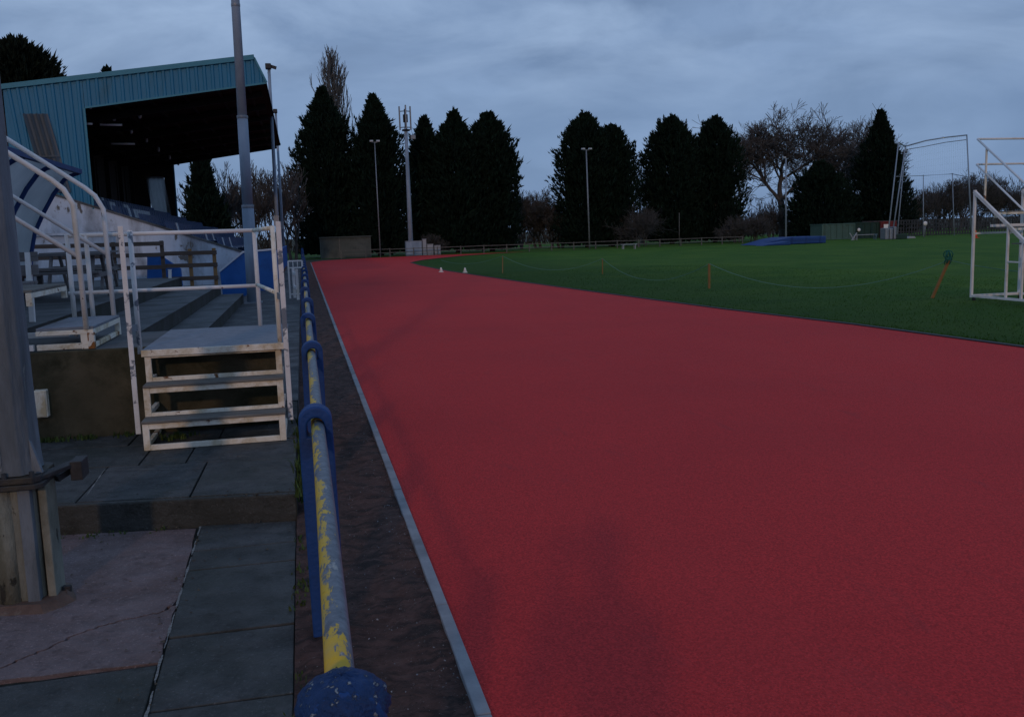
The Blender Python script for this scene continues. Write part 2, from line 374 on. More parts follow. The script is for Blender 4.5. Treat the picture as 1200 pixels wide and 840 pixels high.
# the cracked pinkish slab: two pieces that meet along the crack
crack = [P(214, 690), P(205, 706), P(188, 716), P(160, 722), P(128, 729), P(92, 741), P(60, 756), P(30, 768), P(0, 781), P(-60, 790), P(-220, 800)]
c2 = [crack[0]]
for a, b in zip(crack, crack[1:]): c2 += rough_line(a, b, 6, .0085, rnd)[1:]
crack = c2
top = [(-.70, rise_y(-.70)-.012)]
right = rough_line(P(232, 617), P(214, 690), 8, .007, rnd)
lowR = rough_line(P(214, 690), P(188, 776), 8, .006, rnd)
bot = rough_line(P(188, 776), P(0, 797), 8, .005, rnd)+[P(-60, 812), P(-230, 850)]
m = MB()
pieceA = [right[0], (-3.3, rise_y(-3.3)-.015), (-3.3, 3.0)]+crack[::-1][0:-1]+right[::-1][:-1]
def ccw(p):
    a = sum(p[i][0]*p[(i+1) % len(p)][1]-p[(i+1) % len(p)][0]*p[i][1] for i in range(len(p)))
    return p if a > 0 else p[::-1]
slab(m, ccw(pieceA), -.004, .0105, -.003)
pieceB = crack+bot[::-1]+lowR[::-1][1:-1]
slab(m, ccw(pieceB), -.004, .0095, .001)
structure(m.build('cracked_slab', M['slab_pink']))
m = MB()
# dark slabs to the right of the joint, then below the pink slab
jx = [(-.700, 5.70), (-.685, 4.62), (-.668, 3.80), (-.655, 3.36), (-.62, 1.5), (-.6, -1)]
def jX(y):
    for (x0, y0), (x1, y1) in zip(jx, jx[1:]):
        if y1 <= y <= y0: return x0+(x1-x0)*(y0-y)/(y0-y1)
    return jx[0][0]
ys = [5.60, 5.20, 4.885, 4.05, 3.40, 2.5, 1.6, .7, -.2, -1]
for a, b in zip(ys, ys[1:]):
    ya = a; pl = [(jX(b), b), (-.128, b-.0), (-.128, a), (jX(a), a)]
    if a == 5.60: pl[3] = (jX(a), rise_y(-.7)-.02); pl[2] = (-.128, rise_y(-.13)-.02)
    slab(m, ccw(pl), -.004, .0062, rnd.uniform(-.004, .004))
yb = 3.82
rows = [(3.82, 3.02), (3.02, 2.2), (2.2, 1.3), (1.3, .3), (.3, -1)]
for k, (a, b) in enumerate(rows):
    xs = [-.66, -1.55-.1*(k % 2), -2.4, -3.3, -4.3]
    for x1, x0 in zip(xs, xs[1:]):
        aa0 = P(188, 776)[1]-.01 if k == 0 else a
        pl = [(x0, b), (x1 if x1 != -.66 else jX(b)-.006, b), (x1 if x1 != -.66 else jX(a)-.006, aa0), (x0, aa0+(-.0 if k else -.03))]
        slab(m, ccw(pl), -.004, .004, rnd.uniform(-.003, .003))
for x0 in (-4.3, -5.4, -6.5, -7.6):
    for y0 in (5.9, 4.9, 3.9, 2.9, 1.9, .9):
        slab(m, ccw([(x0, y0-1), (x0+1.09 if x0 != -4.3 else -3.31, y0-1), (x0+1.09 if x0 != -4.3 else -3.31, y0), (x0, y0)]), -.004, .004, rnd.uniform(-.003, .003))
structure(m.build('lower_pavement', M['slab_dark'], bevel=.004))
# pale mortar smeared along the long joint
m = MB(); pts = [Vector((*p, 0)) for p in rough_line((-.697, 5.66), (-.668, 3.82), 60, .0018, rnd)+rough_line((-.668, 3.80), (-.60, 2.0), 60, .0022, rnd)]
for a, b in zip(pts, pts[1:]):
    w = .0042+.003*math.sin(a.y*17)+.002*math.sin(a.y*41+1)
    if w < .0012: continue
    m.add([(a.x-w, a.y, -.0005), (a.x+w*.6, a.y, -.0005), (b.x+w*.6, b.y, .0005), (b.x-w, b.y, .0005)], [(0, 3, 2, 1)])
structure(m.build('joint_mortar', M['mortar']))
# upper pavement: step edge stones, slabs, then asphalt walkway
m = MB(); 
m.prism(ccw([(-9, rise_y(-9)), (-.125, rise_y(-.125)), (-.125, 9), (-9, 9)]), -.05, UP-.03)
structure(m.build('upper_pavement_bed', M['joint']))
m = MB()
xs = [-9, -6, -4.4, -3.0, -1.42, -.74, -.125]
def prism_edge(m, x0, x1, d=.30):
    pl = ccw(inset(ccw([(x0, rise_y(x0)-.004), (x1, rise_y(x1)-.004), (x1, rise_y(x1)+d), (x0, rise_y(x0)+d)]), .0015)); m.prism(pl, -.045, UP)
m2 = MB()
for x0, x1 in ((-9, -4.4), (-4.4, -1.9), (-1.9, -.125)): prism_edge(m2, x0, x1, .05)
structure(m2.build('step_edge', M['slab_edge'], bevel=.012))
ups = [(.05, .95), (.95, 1.62), (1.62, 2.3), (2.3, 3.3)]
for k, (a, b) in enumerate(ups):
    xx = [-9, -7, -5.5, -4.0, -2.6, -1.43+.2*(k == 1), -.76-.15*(k % 2), -.125]
    for x0, x1 in zip(xx, xx[1:]):
        pl = ccw([(x0+.02*a, rise_y(x0)+a+.004), (x1+.02*a if x1 != -.125 else x1, rise_y(x1)+a+.004), (x1+.02*b if x1 != -.125 else x1, rise_y(x1)+b), (x0+.02*b, rise_y(x0)+b)])
        slab(m, pl, UP, .0062, rnd.uniform(-.004, .003))
structure(m.build('upper_pavement', M['slab_dark'], bevel=.004))
m = MB(); pa, pb = G(102, 580, UP), G(122, 551, UP)
for a, b in ((pa, pb), (pb, G(235, 549, UP))):
    d = (b-a); n_ = 14; nn = Vector((-d.y, d.x, 0)).normalized()
    for i in range(n_):
        w = rnd.uniform(.001, .005); p = a+d*i/n_; q = a+d*(i+1)/n_
        m.add([(p-nn*w)+Vector((0, 0, .001)), (p+nn*w)+Vector((0, 0, .001)), (q+nn*w)+Vector((0, 0, .002)), (q-nn*w)+Vector((0, 0, .002))], [(0, 3, 2, 1)])
structure(m.build('upper_joint_mortar', M['mortar']))
m = MB(); m.prism([(-1.6, 9.0), (-.125, 9.0), (-.135, 66), (-1.6, 66)], -.05, UP-.006)
structure(m.build('walkway', M['asphalt']))
sheet('stand_apron', [(-30, 9), (-1.6, 9), (-1.6, 75), (-30, 75)], .02, M['asphalt'])

# ------------------------------------------------------------------ terrace
ter = thing('concrete_terrace', 'weathered grey concrete terrace of long steps between the brown retaining wall and the grandstand', 'terrace', (-1.5, 8, 0))
m = MB(); m.box((-9, 7.93, .0), (-.27, 9.28, .862)); m.build('landing', M['terrace'], ter, .012)
m = MB(); m.prism(ccw([(-9, 7.90), (-.262, 7.86), (-.262, 7.925), (-9, 7.925)]), .0, .868); m.build('retaining_wall', M['wall_brown'], ter, .01)
for x0, z1, y1, b in ((-1.50, .37, 24.0, -2.08), (-2.06, .60, 24.4, -2.98), (-2.96, .83, 24.25, -9.0)):
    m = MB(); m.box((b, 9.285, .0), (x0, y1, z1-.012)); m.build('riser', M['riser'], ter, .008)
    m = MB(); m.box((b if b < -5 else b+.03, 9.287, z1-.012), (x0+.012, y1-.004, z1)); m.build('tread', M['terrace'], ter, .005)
# grit and leaf litter where the wall meets the slabs
m = MB(); rw = random.Random(3)
def tuft(m, x, y, z, n, h, sp, rw, wd=.006):
    for _ in range(n):
        a = rw.uniform(0, 6.28); r = abs(rw.gauss(0, sp)); bx, by = x+math.cos(a)*r, y+math.sin(a)*r
        b = rw.uniform(0, 6.28); hh = h*rw.uniform(.4, 1); le = rw.uniform(.1, .7)*hh; w = wd*rw.uniform(.6, 1.5)
        d = Vector((math.cos(b), math.sin(b), 0)); s = Vector((-d.y, d.x, 0))*w; p = Vector((bx, by, z))
        m.add([p-s, p+s, p+d*le*.4+s*.7+Vector((0, 0, hh*.6)), p+d*le*.4-s*.7+Vector((0, 0, hh*.6)), p+d*le+Vector((0, 0, hh))], [(0, 1, 2, 3), (3, 2, 4)])
for i in range(40): tuft(m, rw.uniform(-2.3, -1.35), 7.84+rw.uniform(-.06, .03), UP, 7, .05, .035, rw)
for i in range(26): tuft(m, -.115+rw.uniform(-.02, .03), rw.uniform(5.5, 7.9), .14 if i % 2 else .05, 12, .11, .03, rw)
for i in range(30): tuft(m, -.10+rw.uniform(-.02, .02), rw.uniform(1.5, 5.6), .0, 5, .035, .03, rw)
for i in range(16): tuft(m, rw.uniform(-1.9, -.2), rise_y(-1)+rw.uniform(-.1, -.0), -.01, 5, .025, .03, rw)
for i in range(10): tuft(m, rw.uniform(-1.2, -.95), 7.55+rw.uniform(-.08, .12), UP, 10, .06, .03, rw)
o = m.build('weeds', M['weed']); o['kind'] = 'stuff'
m = MB()
for i in range(900):
    x = rw.uniform(.06, .50) if i % 3 else rw.uniform(.40, .50); y = .9+rw.random()**1.6*11; s = rw.uniform(.002, .0065)
    p = Vector((x, y, .010+s*.3)); q = [p+Vector((rw.uniform(-1, 1)*s, rw.uniform(-1, 1)*s, rw.uniform(-.3, .9)*s)) for _ in range(5)]
    m.add(q, [(0, 1, 2), (0, 2, 3), (0, 3, 4), (1, 4, 2), (0, 4, 1)])
o = m.build('gravel', M['kerb']); o['kind'] = 'stuff'
m = MB()
for i in range(420):
    if i % 3 == 0: x, y, z = rw.uniform(-1.9, -.13), rise_y(-.9)-abs(rw.gauss(0, .10)), .0
    elif i % 3 == 1: x, y, z = -.70+rw.gauss(0, .05), rw.uniform(1.5, 5.5), .0
    else: x, y, z = rw.uniform(-1.9, -.14), rw.uniform(1.5, 7.7), .0
    z = UP if y > rise_y(x) else .0
    s_ = rw.uniform(.003, .009)*(2.2 if rw.random() < .10 else 1); a = rw.uniform(0, 6.28); u = Vector((math.cos(a), math.sin(a), rw.uniform(-.1, .1)))*s_; v_ = Vector((-math.sin(a), math.cos(a), rw.uniform(-.1, .3)))*s_*rw.uniform(.35, .7); p = Vector((x, y, z+.002))
    m.add([p-u, p-v_+Vector((0, 0, s_*.3)), p+u, p+v_+Vector((0, 0, s_*.5))], [(0, 1, 2), (0, 2, 3)])
M['litter'] = weathered('leaf_litter', (.045, .034, .022), (.13, .105, .075), 60, .9, .3, jitter=False)
o = m.build('leaf_litter', M['litter']); o['kind'] = 'stuff'
# short turf blades along the near field
m = MB(); rg = random.Random(8)
def exn(y):
    for (x0, y0), (x1, y1) in zip(edge, edge[1:]):
        if y0 <= y <= y1: return x0+(x1-x0)*(y-y0)/(y1-y0)
    return 9
for i in range(52000):
    y = 8+rg.random()**1.5*30; x0 = exn(y)+.10
    x = x0+(abs(rg.gauss(0, .12)) if i % 6 == 0 else rg.random()*11)
    h = rg.uniform(.012, .035)*(1.9 if rg.random() < .06 else 1); a = rg.uniform(0, 6.28); w = rg.uniform(.004, .009)
    d = Vector((math.cos(a), math.sin(a), 0)); s = Vector((-d.y, d.x, 0))*w; p = Vector((x, y, -.005))
    m.add([p-s, p+s, p+d*h*rg.uniform(.2, 1.2)+Vector((0, 0, h))], [(0, 1, 2)])
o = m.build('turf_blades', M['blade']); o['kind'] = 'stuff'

# ------------------------------------------------------------------ trackside barrier
bar = thing('trackside_barrier', 'long low barrier of blue concrete posts and a peeling yellow pipe beside the red track', 'barrier', (.02, 1.42, 0))
BX, PZ = .02, .915
def post_mesh(rs):
    """round-topped concrete post with a keyhole for the pipe, at local origin"""
    m = MB(); n = 14; hw = .070; dy = .050; top = 1.0; zc = top-hw; hr = .0355
    outer_ = [(-hw, 0.0)]+[(-hw, z) for z in (.45, .8)]+[(hw*math.cos(math.pi-math.pi*i/n), zc+hw*math.sin(math.pi*i/n)) for i in range(n+1)]+[(hw, .8), (hw, .45), (hw, 0.0)]
    zb = PZ-.012
    inner_ = [(-hr, zb-.03)]+[(hr*math.cos(math.pi-math.pi*i/n), zb+.012+hr*math.sin(math.pi*i/n)) for i in range(n+1)]+[(hr, zb-.03)]
    k = len(outer_); vs = []
    for yy in (-dy, dy):
        for x, z in outer_: vs.append((x+rs.uniform(-.0012, .0012), yy+rs.uniform(-.001, .001), z))
    ki = len(inner_)
    for yy in (-dy, dy):
        for x, z in inner_: vs.append((x, yy, z))
    fs = []
    for i in range(k-1): fs.append((i, k+i, k+i+1, i+1))
    A = 2*k
    for i in range(ki-1): fs.append((A+i, A+i+1, A+ki+i+1, A+ki+i))
    fs.append((A+ki-1, A, A+ki, A+2*ki-1))
    for s_, off in ((0, 0), (1, 1)):
        o_ = off*k; ii = A+off*ki
        faces = [(o_+0, o_+1, ii+0, ii+ki-1, o_+k-2, o_+k-1)]
        # side strips
        faces.append((o_+1, o_+2, ii+0)); faces.append((o_+2, o_+3, ii+1, ii+0))
        for i in range(n): faces.append((o_+3+i, o_+4+i, ii+2+i, ii+1+i))
        faces.append((o_+3+n, o_+4+n, ii+2+n, ii+1+n)) if False else None
        faces.append((o_+3+n, o_+4+n, ii+ki-1, ii+ki-2)); faces.append((o_+4+n, o_+5+n, ii+ki-1))
        for f in faces:
            if f is None: continue
            fs.append(f if not s_ else f[::-1])
    m.add(vs, fs)
    return m
proto = None
for k in range(0, 27):
    y = 1.42+2.483*k
    if proto is None or k == 0:
        mm = post_mesh(random.Random(k+9))
        o = mm.build('post', M['blue'], None, .010 if k < 1 else 0, 3); o['_w'] = (0, 0, 0)
        if proto is None: pass
        proto = o
        o.parent = bar; o.location = (0, y-1.42, 0)
    else:
        o = proto.copy(); COL.objects.link(o); o.parent = bar; o.location = (random.uniform(-.006, .006), y-1.42, random.uniform(-.012, .006))
        o.rotation_euler = (random.uniform(-.012, .012), random.uniform(-.012, .012), random.uniform(-.03, .03))
for k in range(0, 26):
    y0 = 1.42+2.483*k; m = MB(); sag = random.uniform(.0, .010); sx = random.uniform(-.007, .007)
    m.tube([(BX+sx*math.sin(math.pi*t/6), y0+2.483*t/6+(.002 if t == 0 else -.002 if t == 6 else 0), PZ-sag*math.sin(math.pi*t/6)) for t in range(7)], .0275, 16)
    m.build('rail', M['pipe'], bar)
# crusted wrapping on the nearest post head
m = MB(); rr = random.Random(2); n1, n2 = 40, 22; vs = []
for j in range(n2+1):
    a = math.pi*j/n2
    for i in range(n1):
        b = 2*math.pi*i/n1; r = .075+rr.uniform(-.005, .006)
        # flattened cushion over the round head
        vs.append((BX+r*.98*math.sin(a)*math.cos(b), 1.42+(.073+rr.uniform(-.005, .006))*math.sin(a)*math.sin(b), .955+.054*math.cos(a)+rr.uniform(-.002, .002)))
m.add(vs, [(j*n1+i, j*n1+(i+1) % n1, (j+1)*n1+(i+1) % n1, (j+1)*n1+i) for j in range(n2) for i in range(n1)], True)
M['wrap'] = weathered('crusted_blue_wrap', (.007, .030, .10), (.012, .048, .16), 16, .6, 1.0, chip=(.24, .28, .32), chip_t=.605, chip_scale=70, stain=(.008, .02, .05), stain_scale=12, stain_t=.55, bscale=70)
o = m.build('post_wrap', M['wrap'], bar); o['label'] = 'lumpy flaking blue wrap on the nearest post head'

# ------------------------------------------------------------------ concrete floodlight pylon at left
pyl = thing('floodlight_pylon', 'thick concrete floodlight pylon with a bolted iron collar rising from the cracked pavement', 'pylon', (-1.42, 4.75, 0))
cx, cy = -1.42, 4.76
def ngon(cx, cy, hw, hd, ch):
    return [(cx-hw+ch, cy-hd), (cx+hw-ch, cy-hd), (cx+hw, cy-hd+ch), (cx+hw, cy+hd-ch), (cx+hw-ch, cy+hd), (cx-hw+ch, cy+hd), (cx-hw, cy+hd-ch), (cx-hw, cy-hd+ch)]
m = MB(); m.prism(ngon(cx-.005, cy, .118, .125, .045), -.03, .57); m.build('footing', M['conc_pole'], pyl, .012)
m = MB(); m.box((cx+.045, cy-.142, -.01), (cx+.098, cy-.1275, .575)); m.box((cx+.092, cy-.142, -.01), (cx+.100, cy-.03, .575)); m.build('angle_strap', M['pylon'], pyl, .003)
m = MB(); m.box((cx+.122, cy-.095, -.02), (cx+.160, cy+.08, .572)); m.build('flange', M['conc_pole'], pyl, .006)
m = MB(); m.tube([(cx-.035, cy-.098, -.02), (cx-.035, cy-.098, .573)], .055, 20); m.build('rounded_rib', M['conc_pole'], pyl)
m = MB(); m.tube([(cx-.118, cy-.095, -.02), (cx-.118, cy-.095, .573)], .030, 14); m.build('rounded_rib', M['conc_pole'], pyl)
m = MB(); m.prism(ngon(cx, cy, .165, .175, .03), .574, .598); m.prism(ngon(cx, cy, .150, .160, .03), .600, .630); m.build('collar', M['iron'], pyl, .004)
m = MB(); m.bar((cx+.12, cy-.10, .610), (cx+.265, cy+.16, .622), .06, .022); m.box((cx+.236, cy+.06, .545), (cx+.292, cy+.20, .640)); m.bar((cx+.17, cy+.06, .56), (cx+.25, cy+.16, .60), .03, .03); m.build('bracket', M['iron'], pyl, .004)
m = MB(); p_lo = ngon(cx-.008, cy, .140, .145, .05); p_hi = ngon(cx-.012, cy, .112, .118, .042)
p_lo = ngon(cx-.010, cy, .126, .132, .047)
vs = [(x, y, .634) for x, y in p_lo]+[(x, y, .72) for x, y in ngon(cx-.01, cy, .121, .126, .045)]+[(x, y, 1.0) for x, y in ngon(cx-.012, cy, .118, .124, .043)]+[(x, y, 11.5) for x, y in ngon(cx-.012, cy, .085, .09, .03)]
fs = [(r*8+i, r*8+(i+1) % 8, (r+1)*8+(i+1) % 8, (r+1)*8+i) for r in range(3) for i in range(8)]+[tuple(range(24, 32))]
m.add(vs, fs); m.build('shaft', M['pylon'], pyl, .006)
m = MB(); m.box((cx-.105, cy-.136, .66), (cx-.01, cy-.118, 2.9)); m.build('cover_plate', M['plate'], pyl, .004)
m = MB(); m.add([(cx+.108, cy-.09, .632), (cx+.150, cy-.09, .632), (cx+.106, cy-.09, .80), (cx+.108, cy-.06, .632), (cx+.150, cy-.06, .632), (cx+.106, cy-.06, .80)], [(0, 1, 2), (5, 4, 3), (0, 3, 4, 1), (1, 4, 5, 2), (2, 5, 3, 0)]); m.build('gusset', M['pylon'], pyl)
for bx, bz in ((-.02, .98), (-.03, 1.5), (-.035, .36)):
    m = MB(); m.tube([(cx+bx, cy-.152, bz), (cx+bx, cy-.120, bz)], .010, 6); m.build('bolt', M['iron'], pyl)
for bx in (-.12, .0, .12):
    m = MB(); m.tube([(cx+bx, cy-.145, .57), (cx+bx, cy-.145, .655)], .012, 6); m.build('bolt', M['iron'], pyl)
m = MB(); m.box((cx+.165, cy-.02, 0), (cx+.205, cy+.01, .035)); m.build('anchor', M['iron'], pyl, .004)
m = MB(); rr = random.Random(4); base = []
for i in range(18):
    a = 2*math.pi*i/18; r = .235+rr.uniform(-.035, .04); base.append((cx+math.cos(a)*r*1.05, cy+math.sin(a)*r-.02))
n = len(base); vs = [(x, y, -.012) for x, y in base]+[(cx+(x-cx)*.8, cy+(y-cy)*.8, .02+rr.uniform(-.006, .008)) for x, y in base]
m.add(vs, [(i, (i+1) % n, n+(i+1) % n, n+i) for i in range(n)]+[tuple(range(n, 2*n))])
M['fillet'] = weathered('rusty_mortar', (.085, .052, .040), (.15, .10, .08), 9, .9, .8, stain=(.20, .17, .14), stain_scale=6)
m.build('mortar_fillet', M['fillet'], pyl)
# small switch box on the brown wall
sb = thing('junction_box', 'small cream junction box on the brown retaining wall behind the concrete pylon', 'box', (-2.08, 7.84, .36))
m = MB(); m.box((-2.13, 7.80, .36), (-2.035, 7.895, .575)); m.build('housing', M['white_rust'], sb, .006)
m = MB(); m.box((-2.122, 7.792, .368), (-2.043, 7.7995, .567)); m.build('lid', M['white_rust'], sb, .002)

# ------------------------------------------------------------------ access steps
st = thing('access_steps', 'rusty white angle iron steps with guard rails leading up to the terrace landing', 'steps', (-.74, 7.3, UP))
XL, XR = -1.24, -.205
def stepframe(m, y, z0, z1, xl, xr, w=.048, t=.03):
    m.box((xl, y, z0), (xl+w, y+t, z1)); m.box((xr-w, y, z0), (xr, y+t, z1))
    m.box((xl+w, y+.001, z1-.042), (xr-w, y+t-.001, z1-.001)); m.box((xl+w, y+.001, z0), (xr-w, y+t-.001, z0+.042))
YS = [(7.18, UP, .365), (7.38, .365, .605), (7.60, .605, .848)]
for k, (y, z0, z1) in enumerate(YS):
    m = MB(); stepframe(m, y, z0+.002*k, z1-.003, XL-.006*k, XR-.004*k+.002)
    m.build('frame', M['white_rust'], st, .004)
for k, (y, z0, z1) in enumerate(YS[:2]):
    m = MB()
    for i in range(4): m.box((XL-.004, y-.012+i*.054, z1-.001), (XR+.006, y-.012+i*.054+.050, z1+.018))
    m.build('tread', M['tread_old'], st, .003)
m = MB(); m.box((XL-.03, 7.59, .852), (XR+.03, 9.26, .872)); m.build('platform', M['grate'], st, .004)
m = MB(); m.box((XL-.03, 7.578, .820), (XR+.03, 7.588, .872)); m.build('nosing', M['white_rust'], st, .003)
m = MB(); m.box((XL+.06, 7.78, UP+.05), (XR-.02, 7.80, UP+.13)); m.build('rear_bar', M['white_rust'], st, .003)
for x in (XL, XR-.034):                               # braces along the sides
    for y0, z in ((7.22, UP+.03), (7.42, .40), (7.64, .63)):
        m = MB(); m.bar((x+.017, y0, z), (x+.017, 7.84, z), .032, .032); m.build('side_brace', M['white_rust'], st)
for x, y, z0, mt in ((-1.325, 7.50, .23, 'white_flake'), (-.165, 7.32, .29, 'white_flake')):
    m = MB(); m.bar((x, y, z0), (x, y, 1.83), .038, .012, (0, 1, 0)); m.bar((x, y+.012, z0+.3), (x, y+.012, 1.6), .030, .010, (0, 1, 0)); m.build('outer_upright', M[mt], st, .003)
for x, y in ((-1.285, 7.64), (-.218, 7.62)):
    m = MB(); m.tube([(x, y, .84), (x, y, 1.80)], .019, 10); m.build('upright', M['white_flake' if x < -1 else 'white_rust'], st)
m = MB(); m.bar((-.165, 7.32, 1.25), (-.215, 7.62, 1.25), .012, .05); m.build('clamp', M['galv'], st)
m = MB(); m.bar((-1.325, 7.50, 1.05), (-1.285, 7.64, 1.05), .012, .05); m.build('clamp', M['galv'], st)
m = MB(); m.tube([(-.218, 7.62, 1.785), (-.435, 9.16, 1.785)], .019, 10); m.build('side_rail', M['white_rust'], st)
m = MB(); m.tube([(-.220, 7.63, 1.27), (-.437, 9.16, 1.27)], .017, 10); m.build('side_rail', M['white_rust'], st)
m = MB(); m.tube([(-2.09, 9.2, 1.785), (-.435, 9.2, 1.785)], .020, 10); m.build('rear_rail', M['white'], st)
m = MB(); m.tube([(-2.12, 9.2, 1.26), (-.435, 9.2, 1.26)], .018, 10); m.build('rear_rail', M['white'], st)
for x in (-2.09, -1.93, -.435):
    m = MB(); m.tube([(x, 9.2, .86), (x, 9.2, 1.80)], .021, 10); m.build('post', M['white'], st)

# ------------------------------------------------------------------ tiered judges' stands (u descends, v across, z up)
def make_judges(name, label, pipe_mat, group):
    t = thing(name, label, 'judges stand', (0, 0, 0), group); t['_w'] = (0, 0, 0)
    L, W, s = 2.74, 1.14, .72
    zt = lambda u: 2.14-s*u
    for i in range(6):
        u0 = L-.43*(i+1); z1 = .18+.31*i
        m = MB(); m.box((u0, .02, z1-.022), (u0+.43, W-.02, z1)); m.build('tier_board', M['grate'] if i == 0 else M['tread_old'], t, .003)
        m = MB(); z0 = .0 if i == 0 else z1-.13
        m.box((u0+.385, .0, z0), (u0+.43, .04, z1-.024)); m.box((u0+.385, W-.04, z0), (u0+.43, W, z1-.024))
        m.box((u0+.40, .04, z1-.066), (u0+.43, W-.04, z1-.024))
        if i == 0:
            m.box((u0+.40, .04, .004), (u0+.43, W-.04, .044)); m.box((u0, .0, z1-.06), (u0+.384, .03, z1-.024)); m.box((u0, W-.03, z1-.06), (u0+.384, W, z1-.024))
            m.box((u0+.33, .001, .0), (u0+.384, .03, z1-.06)); m.box((u0, .001, .004), (u0+.33, .028, .05))
        m.build('tier_frame', M['white_rust'], t, .003)
        if i == 0:
            m = MB(); m.box((u0+.383, -.003, -.001), (u0+.433, .045, z1-.05)); m.build('rusty_corner', M['rust_heavy'], t, .003)
    for v in (.0, W):
        m = MB(); m.bar((-.02, v, zt(0)), (L-.43, v, zt(L-.43)), .05, .06); m.build('stringer', M['white'], t)
        m = MB(); m.bar((0, v, 0), (0, v, 2.17), .045, .045); m.build('rear_post', M['white'], t)
        m = MB(); m.bar((-.02, v, .03), (L-.45, v, .03), .045, .045); m.bar((.95, v, .05), (.95, v, zt(.95)), .04, .04); m.bar((1.35, v, .05), (1.35, v, zt(1.35)), .04, .04)
        m.bar((.95, v, .75), (1.35, v, .75), .03, .03); m.build('base_frame', M['white'], t)
    m = MB(); m.bar((0, .03, .03), (0, W-.03, .03), .05, .05); m.build('base_frame', M['white'], t)
    m = MB(); m.bar((0, .03, 1.30), (0, W-.03, 1.30), .04, .04); m.build('cross_bar', M['white'], t)
    m = MB(); m.bar((.45, .03, 1.45), (.45, W-.03, 1.45), .05, .05); m.build('cross_bar', M['white'], t)
    for zo, low, e in ((1.03, .18, .10), (.53, .12, .0)):
        for v in (.0, W):
            h = 2.14+zo
            if zo > 1:
                pts = [(0.02, v, h), (L-.20, v, h-s*(L-.20)), (L-.12, v, h-s*(L-.14)-.03), (L-.06, v, h-s*(L-.1)-.12), (L-.05, v, .16)]
            else:
                pts = [(0.02, v, h), (L-.06, v, h-s*(L-.06))]
            m = MB(); m.tube(pts, .0215 if zo > 1 else .019, 10); m.build('handrail', pipe_mat, t)
        m = MB(); hh = 2.14+zo
        m.tube([(.02, 0, hh), (-.01, .04, hh+.012), (-.015, W*.5, hh+.012), (-.01, W-.04, hh+.012), (.02, W, hh)], .022, 10); m.build('back_rail', pipe_mat, t)
    m = MB()
    for v in (.0, W): m.bar((.28, v, zt(.28)), (.28, v, zt(.28)+1.03), .03, .03)
    m.build('rail_support', M['white_rust'], t)
    m = MB()
    for v in (.02, W-.02): m.tube([(.05, v-.02, -.035), (.05, v+.02, -.035)], .035, 10)
    m.build('castor', M['iron'], t)
    return t
js = make_judges('judges_stand', 'white tiered judges stand with looped handrails on the grass at the right', M['white'], 'tiered judges stands')
jl = copy_tree(js)
js.location = (13.36, 16.4, .06); js.rotation_euler = (0, 0, R(-90)); 
jl['label'] = 'white tiered judges stand with a rusty lowest step on the landing behind the concrete pylon'
# the left one descends towards the track (+X); v runs along +Y
for ch in [c for c in jl.children if c.name.startswith('stringer')]: bpy.data.objects.remove(ch)
jl.location = (-1.68-2.74, 7.96, .868); jl.rotation_euler = (0, 0, 0)
js.scale = (1, 1, 1)

# ------------------------------------------------------------------ grandstand
GS0, GS1 = 30.0, 49.5
gs = thing('grandstand', 'teal clad grandstand with a dark cantilever roof and blue seats at the left', 'grandstand', (-4.5, GS0, 0))
zroof = lambda x: 7.16+.126*(x+1.06)
zband = lambda x: 6.41+.139*(x+.73)
zrake = lambda x: 2.80-.357*(x+5.99)
def clad_panel(m, x0, x1, zlo, zhi, y, pitch=.235, flip=1, lean=0):
    """ribbed sheet: trapezoid ribs, lower and upper edges follow the two functions"""
    xs = [x0]; prof = []
    x = x0
    while x < x1-1e-6:
        for dx, dy in ((0, 0), (.42, 0), (.52, -.035), (.78, -.035), (.88, 0)):
            xx = x+dx*pitch
            if xx < x1: prof.append((xx, dy))
        x += pitch
    prof.append((x1, 0))
    vs = []
    for xx, dy in prof:
        sh_ = lean*max(0, x1-xx)/(x1-x0) if lean else 0
        xb = min(xx+sh_, x1); vs += [(xb, y+dy*flip, zlo(xb)), (xx, y+dy*flip, zhi(xx))]
    m.add(vs, [(2*i, 2*i+2, 2*i+3, 2*i+1) for i in range(len(prof)-1)])
